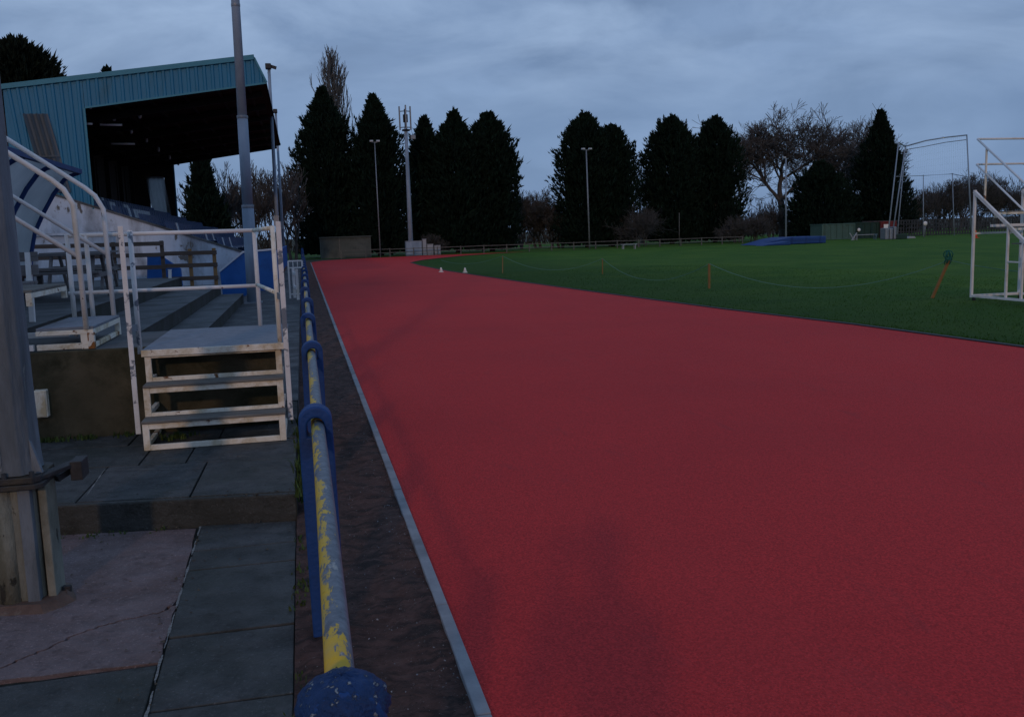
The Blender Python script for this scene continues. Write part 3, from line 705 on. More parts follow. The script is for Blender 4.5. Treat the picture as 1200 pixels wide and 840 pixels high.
for yy, fl in ((GS0, 1), (GS1, 1)):
    m = MB()
    if yy == GS0:
        clad_panel(m, -8.15, -6.0, lambda x: zrake(x)-.05, lambda x: zroof(x)-.03, yy, flip=fl, lean=.30)
    else:                                                              # leaves an opening for the translucent sheet
        clad_panel(m, -8.15, -7.22, lambda x: zrake(x)-.05, lambda x: zroof(x)-.03, yy)
        clad_panel(m, -6.48, -6.0, lambda x: zrake(x)-.05, lambda x: zroof(x)-.03, yy)
        clad_panel(m, -7.22, -6.48, lambda x: 4.88, lambda x: zroof(x)-.03, yy)
    clad_panel(m, -5.99, -.75, lambda x: zband(x), lambda x: min(zroof(x), 7.16-(x+1.06)*2.25)-.03, yy, flip=fl)
    if yy == GS0:
        m.add([(-8.15, yy, zrake(-8.15)-.05), (-7.85, yy, zrake(-7.85)-.05), (-8.15, yy, 6.2)], [(0, 1, 2)])
        m.add([(-8.14, yy+.012, 2.9), (-6.02, yy+.012, 2.9), (-6.02, yy+.012, zroof(-6.02)-.06), (-8.14, yy+.012, zroof(-8.14)-.06)], [(3, 2, 1, 0)])
    m.build('end_wall', M['teal'], gs)
    px = [(-7.73, 5.50), (-7.08, 5.55), (-6.84, 4.05), (-6.84, 3.3), (-7.51, 3.3), (-7.51, 4.12)] if False else None
    m = MB(); y_ = yy-.045
    n = 12; vs = []
    for i in range(n+1):
        x = -7.68+.68*i/n; vs += [(x+.42, y_-(.07 if i % 3 == 1 else 0), 3.25), (x, y_-(.07 if i % 3 == 1 else 0), 5.52)]
    m.add(vs, [(2*i, 2*i+2, 2*i+3, 2*i+1) for i in range(n)])
    m.box((-7.44, y_-.088, 4.28), (-6.79, y_-.074, 4.31))
    if yy == GS0: m.build('translucent_panel', M['louvre'], gs)
    m = MB(); m.bar((-6.0, yy-.03, zrake(-6.0)-.06), (-6.0, yy-.03, zband(-6.0)), .05, .05, (0, 1, 0)); m.bar((-8.2, yy-.05, zroof(-8.2)+.02), (-1.06, yy-.05, zroof(-1.06)+.02), .05, .14)
    m.bar((-1.06, yy-.05, 7.16), (-.74, yy-.05, 6.43), .05, .05, (0, 1, 0)); m.bar((-5.98, yy-.035, zband(-5.98)+.01), (-.75, yy-.035, zband(-.75)+.01), .04, .05)
    m.build('edge_trim', M['teal_trim'], gs)
# far end seen from inside: liner
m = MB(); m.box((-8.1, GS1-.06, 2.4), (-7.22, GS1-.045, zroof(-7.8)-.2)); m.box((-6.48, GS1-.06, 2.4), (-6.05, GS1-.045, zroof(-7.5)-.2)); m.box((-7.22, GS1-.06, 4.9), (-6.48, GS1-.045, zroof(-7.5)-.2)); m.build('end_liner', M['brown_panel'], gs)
m = MB(); n = 10; vs = []
for i in range(n+1):
    x = -7.36+.86*i/n; vs += [(x+.24, GS1-.075-(.02 if i % 2 else 0), 2.85), (x, GS1-.075-(.02 if i % 2 else 0), 4.95)]
m.add(vs, [(2*i, 2*i+2, 2*i+3, 2*i+1) for i in range(n)]); m.build('translucent_panel', M['sheet_pale'], gs)
m = MB(); m.add([(-8.25, GS0-.06, zroof(-8.25)+.03), (-1.06, GS0-.06, 7.19), (-1.06, GS1+.1, 7.19), (-8.25, GS1+.1, zroof(-8.25)+.03), (-8.25, GS0-.06, zroof(-8.25)-.02), (-1.06, GS0-.06, 7.13), (-1.06, GS1+.1, 7.13), (-8.25, GS1+.1, zroof(-8.25)-.02)],
      [(0, 1, 2, 3), (7, 6, 5, 4), (0, 4, 5, 1), (1, 5, 6, 2), (2, 6, 7, 3), (3, 7, 4, 0)]); m.build('roof', M['teal'], gs)
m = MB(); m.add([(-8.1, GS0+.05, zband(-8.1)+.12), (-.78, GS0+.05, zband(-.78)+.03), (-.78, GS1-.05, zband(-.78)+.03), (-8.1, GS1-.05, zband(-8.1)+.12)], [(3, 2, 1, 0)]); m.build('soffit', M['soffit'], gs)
m = MB(); m.add([(-1.05, GS0, 7.14), (-.74, GS0, 6.42), (-.74, GS1, 6.42), (-1.05, GS1, 7.14)], [(0, 1, 2, 3)]); m.build('fascia', M['teal'], gs)
for k in range(7):
    y = GS0+1.6+2.95*k; m = MB()
    m.bar((-8.05, y, zband(-8.05)-.08), (-.95, y, zband(-.95)-.02), .12, .26); m.bar((-8.0, y, 1.0), (-8.0, y, 5.4), .2, .2, (0, 1, 0)); m.build('roof_beam', M['steel_dark'], gs)
m = MB()
for x in (-7.2, -6.2, -5.2, -4.2, -3.2, -2.2, -1.3): m.bar((x, GS0+.1, zband(x)+.03), (x, GS1-.1, zband(x)+.03), .08, .10)
m.build('purlin', M['steel_dark'], gs)
def under(px, py, dz):                                 # point just under the sloping roof on a sight line
    d = ray(px, py); lo, hi = GS0+.3, GS1
    for _ in range(40):
        y = (lo+hi)/2; p = d*(y/d.y)+Vector((0, 0, CAM_H))
        if p.z < zband(p.x)-dz: lo = y
        else: hi = y
    return p
for (xa, ya), (xb, yb_) in (((101, 145.5), (108, 145)), ((117, 148), (143, 145)), ((130, 170.5), (158, 167))):
    p, q = under(xa, ya, .30), under(xb, yb_, .30); q.z = p.z = (p.z+q.z)/2
    m = MB(); m.tube([p, q], .036, 8); m.build('strip_light', M['tube_white'], gs)
for px, py in ((134, 142), (154, 157), (172, 167), (186, 178), (199, 187), (209, 194), (106, 128), (164, 139)):
    p = under(px, py, .22); m = MB(); m.tube([p+Vector((0, 0, .2)), p+Vector((0, 0, .06)), p], [.05, .06, .035], 8); m.build('roof_lamp', M['lens'], gs)
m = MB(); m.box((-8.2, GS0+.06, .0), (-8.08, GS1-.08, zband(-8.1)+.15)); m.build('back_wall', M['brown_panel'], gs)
for k in range(9):
    m = MB(); m.box((-8.07, GS0+1.0+2.1*k, 2.5), (-8.03, GS0+1.25+2.1*k, 5.2)); m.build('back_post', M['steel_dark'], gs)
# end wall of the seating rake, painted white
m = MB(); poly = [(-8.15, .0), (-1.72, .0), (-1.72, 1.27), (-8.15, zrake(-8.15))]
m.prism_y(poly, GS0-.05, GS0+.16); m.build('rake_wall', M['wall_white'], gs, .01)
m = MB(); m.bar((-8.1, GS0+.05, zrake(-8.1)+.02), (-1.75, GS0+.05, 1.305), .26, .06); m.build('coping', M['terrace'], gs)
# seating steps
steps = []
for i in range(8):
    xf = -1.95-.74*i; zt_ = 1.02+.264*i; steps.append((xf, zt_))
    m = MB(); m.box((xf-.76 if i < 7 else -8.08, GS0+.17, .0), (xf, GS1-.1, zt_)); m.build('seating_step', M['terrace'], gs)
def seat_mb():
    m = MB()
    prof = [(.0, .40), (-.36, .39), (-.41, .45), (-.47, .78), (-.455, .785), (-.385, .46), (-.35, .415), (.0, .425)]
    n = len(prof); w = .205
    vs = [(x, -w, z) for x, z in prof]+[(x, w, z) for x, z in prof]
    m.add(vs, [tuple(range(n)), tuple(range(2*n-1, n-1, -1))]+[((i+1) % n, i, n+i, n+(i+1) % n) for i in range(n)])
    m.box((-.24, -.03, .0), (-.18, .03, .395)); return m
protoS = {}
rs = random.Random(6)
rest = MB()
for i, (xf, z) in enumerate(steps[:7]):
    for k in range(36):
        y = GS0+.55+.52*k
        white = (rs.random() < .30 and k > 3) or (i == 4 and 8 < k < 14)
        if k < 14:
            key = 'seat_white' if white else 'seat_blue'
            if key not in protoS:
                o = seat_mb().build('seat', M[key], None); protoS[key] = o
            else:
                o = protoS[key].copy(); COL.objects.link(o)
            o.parent = gs; o.location = (xf-.18+4.5, y-GS0, z)
        else:
            s_ = seat_mb(); rest.add([(a+xf-.18, b+y, c+z) for a, b, c in s_.v], s_.f)
o = rest.build('seat_rows', M['seat_blue'], gs); o['kind'] = 'stuff'
# blue front and side walls of the stand
bw = thing('blue_stair_wall', 'bright blue stair wall with a sloping white top edge in front of the grandstand end', 'wall', (-1.6, 29, 0))
m = MB(); poly = [(-2.40, .02), (-.88, .02), (-.86, 1.36), (-1.74, 1.30), (-2.44, .76)]
m.prism_y(poly, 28.95, 29.10); m.build('panel', M['bluewall'], bw, .006)
m = MB(); m.bar((-2.45, 29.02, .785), (-1.74, 29.02, 1.33), .20, .05); m.bar((-1.74, 29.02, 1.335), (-.84, 29.02, 1.385), .20, .05); m.build('coping', M['wall_white'], bw)
fw = thing('blue_front_wall', 'long blue low wall along the front of the grandstand beside the walkway', 'wall', (-.86, 40, 0))
m = MB(); m.box((-.98, 29.14, 0), (-.86, 56, 1.22)); m.build('panel', M['bluewall'], fw, .006)
m = MB(); m.box((-1.0, 29.14, 1.223), (-.84, 56, 1.27)); m.build('coping', M['bluewall'], fw)
m = MB(); m.box((-.995, 29.15, UP), (-.845, 50, UP+.14)); m.build('plinth', weathered('reddish_plinth', (.10, .045, .035), (.14, .065, .05), 3, .9, .2), fw)
bs = tag(MB().prism_y([(PY(p, q, 27.5).x, PY(p, q, 27.5).z) for p, q in ((173, 334), (173, 300), (189, 300), (200, 307), (212, 315), (214, 335))], 27.4, 27.6).build('blue_step_board', M['bluewall'], None, .006), 'small deep blue stepped board before the white wall, behind the timber fence', 'board')
ww = thing('white_low_wall', 'white painted low wall with a ledge behind the benches at the far left', 'wall', (-6.5, 26, .83))
m = MB(); m.box((-9.5, 25.9, .0), (-4.75, 26.1, 1.95)); m.build('panel', M['wall_white'], ww, .008)
m = MB(); m.box((-9.5, 25.82, 1.953), (-4.72, 26.12, 2.02)); m.box((-6.92, 25.88, .83), (-6.89, 25.897, 1.95)); m.box((-5.6, 25.88, 1.35), (-4.8, 25.897, 1.38)); m.build('ledge', M['wall_white'], ww)
wp = thing('white_marker_post', 'short white post at the foot of the timber fence', 'post', (-3.2, 24.6, .6))
m = MB(); m.bar((PY(201, 335, 24.0).x, 23.75, .60), (PY(201, 320, 24.0).x, 23.75, 1.02), .07, .07, (0, 1, 0)); m.build('shaft', M['white'], wp, .01)
m = MB(); m.bar((PY(201, 320, 24.0).x, 23.75, 1.022), (PY(201, 320, 24.0).x, 23.75, 1.04), .085, .085, (0, 1, 0)); m.build('cap', M['white'], wp)
# timber fence across the terraces
tf = thing('timber_fence', 'brown three rail timber fence with two orange posts stepping across the terrace', 'fence', (-3.3, 24, .6))
for x, z0, z1, mt in ((-2.13, .60, 1.52, 'timber_new'), (-2.70, .60, 1.52, 'timber_new'), (-3.34, .60, 1.74, 'timber'), (-4.45, .83, 1.74, 'timber'), (-5.5, .83, 1.74, 'timber'), (-6.6, .83, 1.74, 'timber')):
    m = MB(); m.bar((x, 24.06, z0), (x, 24.06, z1), .085, .085, (0, 1, 0)); m.build('post', M[mt], tf, .006)
for z in (1.42, 1.12, .80):
    m = MB(); m.bar((-3.36, 24.0, z+.0), (-2.06, 24.0, z-.01), .035, .10); m.build('rail', M['timber'], tf, .004)
for z in (1.67, 1.40, 1.10):
    m = MB(); m.bar((-6.8, 23.99, z+.02), (-3.28, 23.99, z), .035, .10); m.build('rail', M['timber'], tf, .004)

# ------------------------------------------------------------------ dugout
dg = thing('dugout_shelter', 'curved clouded dugout shelter with navy ribs at the far left of the terrace', 'dugout', (-4.5, 17.5, .83))
arc = [(-4.76, 1.10), (-4.75, 1.30), (-4.73, 1.54), (-4.62, 1.97), (-4.45, 2.30), (-4.25, 2.63), (-4.06, 2.87), (-3.93, 2.95), (-3.80, 2.99)]
arc = [(-4.76, .83)]+arc
m = MB(); vs = []; ysh = (11.2, 17.95); n = len(arc)
for y in ysh: vs += [(x, y, z) for x, z in arc]
m.add(vs, [(i, i+1, n+i+1, n+i) for i in range(n-1)], True)
o = m.build('shell', M['shell'], dg); sm_ = o.modifiers.new('sheet', 'SOLIDIFY'); sm_.thickness = .006
for k in range(5):
    y = 17.95-1.68*k; m = MB(); m.tube([(x+.02, y, z-.02) for x, z in arc], .042, 8); m.build('rib', M['navy'], dg)
m = MB(); m.bar((-3.78, 11.15, 2.99), (-3.78, 18.02, 2.99), .08, .08); m.build('front_beam', M['navy'], dg)
m = MB(); m.bar((-4.76, 11.2, .88), (-4.76, 18.0, .88), .07, .08); m.build('sill', M['navy'], dg)
m = MB(); m.box((-4.60, 11.4, 1.22), (-4.20, 17.8, 1.26)); m.box((-4.5, 11.6, .83), (-4.42, 11.7, 1.22)); m.box((-4.5, 17.4, .83), (-4.42, 17.5, 1.22)); m.build('bench_board', M['timber_grey'], dg)

# ------------------------------------------------------------------ benches on the terrace
def slat_bench(name, label, x0, x1, y, zf, table=False):
    t = thing(name, label, 'picnic table' if table else 'bench', ((x0+x1)/2, y, zf), None)
    if table:
        for i in range(5): 
            m = MB(); m.box((x0, y-.36+.148*i, zf+.70), (x1, y-.36+.148*i+.135, zf+.735)); m.build('tabletop_board', M['timber_grey'], t, .004)
        for s in (-1, 1):
            m = MB(); m.box((x0, y+s*.62-.13, zf+.42), (x1, y+s*.62+.13, zf+.455)); m.build('seat', M['timber_grey'], t, .004)
        for x in (x0+.18, x1-.18):
            m = MB(); m.bar((x, y-.62, zf), (x, y-.18, zf+.70), .07, .05, (1, 0, 0)); m.bar((x+.052, y+.62, zf), (x+.052, y+.18, zf+.70), .07, .05, (1, 0, 0)); m.bar((x+.104, y-.72, zf+.39), (x+.104, y+.72, zf+.39), .05, .07); m.build('trestle', M['timber_grey'], t)
    else:
        for i in range(3):
            m = MB(); m.box((x0, y-.24+.16*i, zf+.44), (x1, y-.24+.16*i+.145, zf+.475)); m.build('slat', M['timber_grey'], t, .004)
        for i in range(2):
            m = MB(); m.bar((x0, y+.29+.02*i, zf+.60+.15*i), (x1, y+.29+.02*i, zf+.60+.15*i), .03, .11); m.build('back_slat', M['timber_grey'], t)
        for x in (x0+.12, x1-.10):
            m = MB(); m.bar((x, y-.2, zf), (x, y-.2, zf+.44), .055, .055, (0, 1, 0)); m.bar((x, y+.22, zf), (x, y+.30, zf+.80), .055, .055, (0, 1, 0)); m.bar((x, y-.16, zf+.40), (x, y+.2, zf+.40), .05, .05); m.build('leg', M['white'], t)
    return t
slat_bench('picnic_table', 'long grey slatted picnic table before the white low wall', -4.75, -3.10, 16.2, .832, True)
slat_bench('picnic_table', 'shorter grey picnic table next to the far end of the timber fence', -4.9, -3.6, 19.6, .832, True)
slat_bench('slatted_bench', 'grey slatted bench with white legs just behind the judges stand on the landing', -3.75, -2.995, 11.4, .832)

# ------------------------------------------------------------------ poles
def flood_head(m, c, w, n, dz=0):
    m.bar((c[0]-w/2, c[1], c[2]), (c[0]+w/2, c[1], c[2]), .05, .05)
fp = thing('floodlight_pole', 'tall stepped grey steel floodlight pole standing on the walkway behind the access steps', 'pole', (-1.26, 23.4, UP))
m = MB(); b = Vector((-1.235, 23.4, UP)); tt = Vector((-1.17, 23.4, 7.3)); d = (tt-b)/(7.3-UP)
at_ = lambda z: b+d*(z-UP)
m.tube([at_(UP), at_(2.5)], .142, 16); m.build('lower_section', M['conc_blue'], fp)
m = MB(); m.tube([at_(2.48), at_(4.6)], [.128, .122], 16); m.build('middle_section', M['conc_blue'], fp)
m = MB(); m.tube([at_(4.58), at_(7.25), at_(13)], [.110, .098, .075], 16); m.build('upper_section', M['conc_blue'], fp)
m = MB()
for z, r in ((2.49, .150), (4.59, .130), (7.15, .105)): m.tube([at_(z-.035), at_(z+.035)], r, 16)
m.box((-1.45, 23.2, UP-.02), (-1.02, 23.6, UP+.03)); m.build('joint_collar', M['galv'], fp, .004)
m = MB(); m.bar(at_(12.9)+Vector((-1.2, 0, 0)), at_(12.9)+Vector((1.2, 0, 0)), .08, .08); m.build('crossarm', M['galv'], fp)
for x in (-1, -.33, .33, 1):
    m = MB(); c = at_(13.1); m.box((c.x+x-.2, c.y-.25, c.z), (c.x+x+.2, c.y+.0, c.z+.38)); m.build('floodlight', M['lamp_black'], fp, .02)
for label, tp, Y, top in (('slim grey lighting pole at the near front corner of the grandstand roof', (315, 79), 38, 1), ('slim grey lighting pole at the far front corner of the grandstand roof', (323, 131), 52, 0)):
    a = PY(tp[0], tp[1], Y); bx = PY(326.5 if top else 332.7, 298, Y).x
    t = thing('lighting_pole', label, 'pole', (bx, Y, 0), 'slim lighting poles by the grandstand')
    m = MB(); m.tube([(bx, Y, 0), (a.x, Y, a.z-.1)], [.085, .06], 10); m.build('mast', M['conc_blue'], t)
    m = MB(); m.box((a.x-.13, Y-.18, a.z-.08), (a.x+.09, Y+.12, a.z+.12)); m.bar((a.x-.05, Y, a.z-.25), (a.x+.02, Y, a.z), .05, .05, (0, 1, 0)); m.build('lamp_head', M['lamp_black'], t, .03)
    if top:
        m = MB(); m.bar((a.x+.05, Y-.05, a.z+.03), (a.x+.27, Y-.12, a.z-.05), .09, .12); m.build('lamp_head', M['lamp_black'], t)
    m = MB(); m.box((bx-.10, Y-.12, 2.2), (bx+.1, Y-.085, 2.6)); m.build('service_box', M['cabinet'], t, .01)
# white stacked gate by the barrier
wg = thing('white_gate', 'white barred gate standing open between the walkway and the blue barrier', 'gate', (-.15, 24.0, UP))
m = MB()
x0, x1, zb, zt_ = -.36, -.02, UP+.03, 1.13
for a, bq in (((x0, 24.2), (x0+.03, 25.3)), ((x1, 23.7), (x1, 24.9))):
    pass
m.bar((x0, 24.0, zt_), (x1, 24.0, zt_), .035, .035); m.bar((x0, 24.0, .96), (x1, 24.0, .96), .03, .03); m.bar((x0, 24.0, zb), (x0, 24.0, zt_), .04, .04, (0, 1, 0)); m.bar((x1, 24.0, zb), (x1, 24.0, zt_), .04, .04, (0, 1, 0)); m.bar((x0, 24.0, .30), (x1, 24.0, .30), .03, .03)
m.build('frame', M['white'], wg)
for k in range(2):
    x = x0+.115+k*.11; m = MB(); m.tube([(x, 24.0, .96), (x, 24.0, zt_)], .012, 6); m.build('bar', M['white'], wg)
m = MB(); m.box((-.20, 23.78, UP), (-.13, 23.84, .93)); m.box((-.29, 24.6, UP), (-.22, 24.66, .93)); m.bar((-.165, 23.81, .80), (-.255, 24.63, .80), .04, .08); m.bar((-.165, 23.81, .45), (-.255, 24.63, .45), .04, .08); m.build('hinge_panel', M['white'], wg, .006)

# ------------------------------------------------------------------ field things
def stake(label, base, top, mat, group, r=.028):
    t = tag(MB().bar(base, top, r*1.5, r*1.5, (0, 1, 0)).build('rope_stake', M[mat], None, .004), label, 'stake', group); return t
stake_pts = {}
for nm, pxb, pxt, lab in (('a', (831, 338), (831, 309), 'upright orange stake holding the green rope, nearest the middle of the grass'),
                          ('b', (706, 321), (706, 303), 'faint orange rope stake farther back, between two sagging ropes'),
                          ('c', (589, 320), (589, 300), 'small pale rope stake near the white cones by the track edge')):
    b_ = G(*pxb); t_ = PY(pxt[0], pxt[1], b_.y); stake_pts[nm] = t_
    stake(lab, (b_.x, b_.y, -.02), (t_.x, t_.y, t_.z), 'stake' if nm != 'c' else 'timber_new', 'rope stakes on the grass', .034 if nm == 'a' else .022)
b_ = G(1092, 349); t_ = PY(1112, 305, 17.2)
lt = thing('leaning_rope_stake', 'leaning orange stake with a green rope coil tied at its top', 'stake', (b_.x, b_.y, 0), 'rope stakes on the grass')
m = MB(); m.bar((b_.x, b_.y, -.02), (t_.x, t_.y, t_.z), .05, .05, (0, 1, 0)); m.build('shaft', M['stake'], lt, .004)
m = MB(); rr = random.Random(3)
for k in range(9):
    c = Vector((t_.x-.02, t_.y, t_.z+.03+rr.uniform(-.05, .10))); r = rr.uniform(.05, .10); ax = Vector((rr.uniform(-1, 1), rr.uniform(-1, 1), rr.uniform(-.4, .4))).normalized(); u = ax.orthogonal().normalized(); w = ax.cross(u)
    m.tube([c+(u*math.cos(q*.7)+w*math.sin(q*.7))*r for q in range(10)], .011, 6)
m.build('rope_coil', M['rope_dark'], lt); stake_pts['d'] = t_
def rope(label, pts, group='green ropes strung between the stakes', r=.0075):
    return tag(MB().tube(pts, r, 6).build('sagging_rope', M['rope'], None), label, 'rope', group)
def sagline(a, b, sag, n=28, lim=None):
    a = Vector(a); b = Vector(b); out = []
    for i in range(n+1):
        t = i/n; p = a.lerp(b, t); p.z -= sag*4*t*(1-t); p.z = max(p.z, .012); out.append(p)
    return out
rope('pale green rope sagging from the upright orange stake towards the leaning stake', sagline(stake_pts['a'], stake_pts['d'], .62))
rope('pale green rope sagging between the farther stake and the upright orange stake', sagline(stake_pts['b'], stake_pts['a'], .62))
rope('pale green rope sagging between the farthest pale stake and the faint orange stake', sagline(stake_pts['c'], stake_pts['b'], .50))
rope('pale green rope running from the leaning stake past the judges stand', sagline(stake_pts['d'], (17.5, 15.5, .62), .25))
rope('pale green rope beyond the farthest pale stake towards the cones', sagline((6.9, 47, .35), stake_pts['c'], .25))
for lab, px in (('white marker cone at the tip of the grass, the nearer to the track corner', (517, 319)), ('white marker cone on the grass just right of the other cone', (545, 319.5))):
    c = G(*px); t = thing('marker_cone', lab, 'cone', (c.x, c.y, 0), 'white marker cones on the grass edge')
    m = MB(); m.tube([(c.x, c.y, .02), (c.x, c.y, .19), (c.x, c.y, .205)], [.085, .035, .03], 12); m.build('body', M['cone_white'], t)
    m = MB(); m.box((c.x-.10, c.y-.10, -.002), (c.x+.10, c.y+.10, .022)); m.build('base', M['cone_white'], t, .005)
# boundary fence along the far side
bf = thing('boundary_fence', 'low grey two rail boundary fence along the far side of the field', 'fence', (20, 74, 0))
FP = [G(px, py, 0) for px, py in ((404, 305.5), (450, 303.5), (520, 300.5), (620, 296), (700, 293.0), (800, 288.8), (884, 285.4))]
FP = [Vector((3.0+1.9*k, 74.0, 0)) for k in range(19)]
for k, p in enumerate(FP):
    m = MB(); m.bar((p.x, 74.0, -.05), (p.x, 74.0, .66), .075, .075, (0, 1, 0)); m.build('post', M['fence_grey'], bf)
for a, b in zip(FP, FP[1:]):
    for z in (.60, .32):
        m = MB(); m.bar((a.x, 73.93, z+random.uniform(-.015, .015)), (b.x, 73.93, z+random.uniform(-.015, .015)), .03, .05); m.build('rail', M['fence_grey'], bf)
# small shed and kit at the far left corner
sh = thing('grey_shed', 'low grey green flat roofed shed under the left conifers beyond the track end', 'shed', (3.3, 76, 0))
m = MB()
n = 40
for i in range(n): m.box((1.45+i*.1, 75.6-(.03 if i % 2 else 0), -.02), (1.45+i*.1+.1, 77.5, 1.62))
m.build('wall', M['shed'], sh)
m = MB(); m.box((1.40, 75.45, 1.625), (5.50, 77.6, 1.70)); m.build('roof', M['shed'], sh)
m = MB(); m.box((2.92, 75.54, 0), (3.0, 75.565, 1.6)); m.build('door_trim', M['fence_grey'], sh)
def pole_T(label, base, top, Y, w, lamps, r=(.09, .055), mt='galv', cat='floodlight'):
    b_ = PY(base[0], base[1], Y); t_ = PY(top[0], top[1], Y)
    t = thing('field_floodlight', label, cat, (b_.x, Y, 0), 'slim floodlight poles around the field')
    m = MB(); m.tube([(b_.x, Y, -.05), (t_.x, Y, t_.z)], [r[0], r[1]], 10); m.build('mast', M[mt], t)
    m = MB(); m.bar((t_.x-w/2, Y, t_.z), (t_.x+w/2, Y, t_.z), .05, .05); m.build('crossarm', M[mt], t)
    for k in range(lamps):
        x = t_.x-w/2+w*k/max(1, lamps-1); m = MB(); m.box((x-.13, Y-.26, t_.z+.02), (x+.13, Y+.02, t_.z+.15)); m.build('lamp_head', M['lens'], t, .02)
    return t
pole_T('thin pale floodlight pole before the second conifer from the left', (446, 303), (439, 167), 73.3, .5, 2, (.05, .032))
pole_T('pale floodlight pole with a T head in front of the middle conifer pair', (691, 292), (687, 176), 74.6, .6, 2, (.068, .05))
pole_T('grey floodlight pole rising behind the blue landing mat', (921, 280), (921, 186), 76.5, .5, 1, (.085, .065), 'conc_blue')
pole_T('thin dark short pole left of the blue landing mat', (796, 290), (796, 250), 74.8, .1, 0, (.032, .024), 'fence_grey')
# phone mast with cabinets
pm = thing('phone_mast', 'tall grey phone mast with three antenna panels among the left conifers', 'mast', (8.45, 75, 0))
b_ = PY(482, 299, 75); t_ = PY(475.5, 150, 75)
m = MB(); m.tube([(b_.x, 75, 0), ((b_.x*.5+t_.x*.5), 75, t_.z*.5), (t_.x, 75, t_.z)], [.21, .16, .13], 12); m.build('pole', M['conc_blue'], pm)
m = MB(); 
for a in range(3):
    q = a*2.094+.5; m.bar((t_.x, 75, t_.z+.05), (t_.x+.45*math.cos(q), 75+.45*math.sin(q), t_.z+.05), .06, .06); m.bar((t_.x, 75, t_.z+1.3), (t_.x+.45*math.cos(q), 75+.45*math.sin(q), t_.z+1.3), .06, .06)
m.tube([(t_.x, 75, t_.z), (t_.x, 75, t_.z+1.45)], .09, 8); m.box((t_.x-.28, 74.75, t_.z-.25), (t_.x+.30, 75.25, t_.z-.13)); m.box((t_.x-.2, 74.7, t_.z+.4), (t_.x+.16, 74.9, t_.z+1.0)); m.build('head_frame', M['steel_dark'], pm)
for a in range(3):
    q = a*2.094+.5; c = Vector((t_.x+.50*math.cos(q), 75+.50*math.sin(q), t_.z)); m = MB(); m.bar(c+Vector((0, 0, -.15)), c+Vector((0, 0, 1.7)), .11, .18, (0, 1, 0)); m.build('antenna_panel', M['galv'], pm, .03)
m = MB(); m.box((t_.x+.35, 74.9, t_.z-.9), (t_.x+.75, 75.1, t_.z-.55)); m.build('dish', M['galv'], pm, .05)
for lab, x0, x1, h, Y in (('tall grey equipment cabinet at the foot of the phone mast', 8.15, 9.45, 1.15, 74.6), ('white narrow equipment cabinet right of the tall grey one', 9.50, 9.80, 1.28, 74.5), ('low pale equipment cabinet, second from the right of the row', 9.85, 10.35, .86, 74.5), ('low white equipment cabinet at the right end of the row', 10.45, 10.95, .74, 74.6)):
    t = thing('equipment_cabinet', lab, 'cabinet', ((x0+x1)/2, Y, 0), 'cabinets at the foot of the phone mast')
    m = MB(); m.box((x0, Y, 0), (x1, Y+.55, h)); m.build('body', M['cabinet'] if h != 1.15 else M['conc_blue'], t, .015)
    m = MB(); m.box((x0+.04, Y-.018, .08), (x1-.04, Y-.003, h-.06)); m.build('door', M['cabinet'] if h != 1.15 else M['conc_blue'], t, .006)
    m = MB(); m.box((x0-.02, Y-.03, h+.002), (x1+.02, Y+.57, h+.03)); m.build('lid', M['galv'], t)
# landing mat
lm = thing('landing_mat', 'large blue high jump landing mat with a sloping left end on the far grass', 'landing mat', (35, 68, 0))
a, b_ = PY(884, 289, 66), PY(964, 285.5, 66)
x0, x1 = a.x, b_.x
m = MB()
m.prism_y([(x0, .02), (x1, .02), (x1, .56), (x0+2.8, .56), (x0+1.9, .44)], 65.5, 68.5); m.build('cover', M['mat'], lm, .06)
m = MB(); m.prism_y([(x0-.25, .0), (x0+2.1, .0), (x0+2.0, .30), (x0+.2, .12)], 64.2, 65.45); m.build('front_wing', M['mat'], lm, .05)
m = MB(); m.box((x0+.6, 65.46, .30), (x1-.05, 65.495, .33)); m.build('seam', M['navy'], lm)
for k in range(3):
    m = MB(); xk = x0+2.9+k*(x1-x0-3.2)/2.2; m.box((xk, 65.455, .05), (xk+.07, 65.497, .55)); m.build('strap', M['navy'], lm)
# white low bench and barrier
def low_bench(label, pxl, pxr, Y, h):
    a, b_ = PY(*pxl, Y), PY(*pxr, Y); x0, x1 = a.x, b_.x
    t = thing('white_bench', label, 'bench', ((x0+x1)/2, Y, 0), 'low white benches on the far grass')
    m = MB(); m.box((x0, Y-.18, h-.05), (x1, Y+.18, h)); m.build('seat', M['cabinet'], t, .01)
    for x in (x0+.15, x1-.15):
        m = MB(); m.bar((x, Y-.15, 0), (x, Y-.15, h-.05), .06, .06, (0, 1, 0)); m.bar((x, Y+.15, 0), (x, Y+.15, h-.05), .06, .06, (0, 1, 0)); m.bar((x, Y-.12, .12), (x, Y+.12, .12), .05, .05); m.build('leg', M['cabinet'], t)
low_bench('low white bench on the grass before the middle boundary fence', (728, 292), (746, 291.5), 70, .40)
low_bench('low white bench in front of the dark green container', (1001, 284), (1027, 283), 72, .46)
m = MB(); c = PY(1001, 280, 71.6); m.bar((c.x-.25, 71.6, 0), (c.x+.25, 71.6, .62), .08, .08, (0, 1, 0)); m.bar((c.x-.25, 71.9, .62), (c.x+.15, 71.9, .0), .08, .08, (0, 1, 0)); tag(m.build('trestle', M['cabinet'], None), 'white crossed trestle at the left end of the bench by the containers', 'trestle')
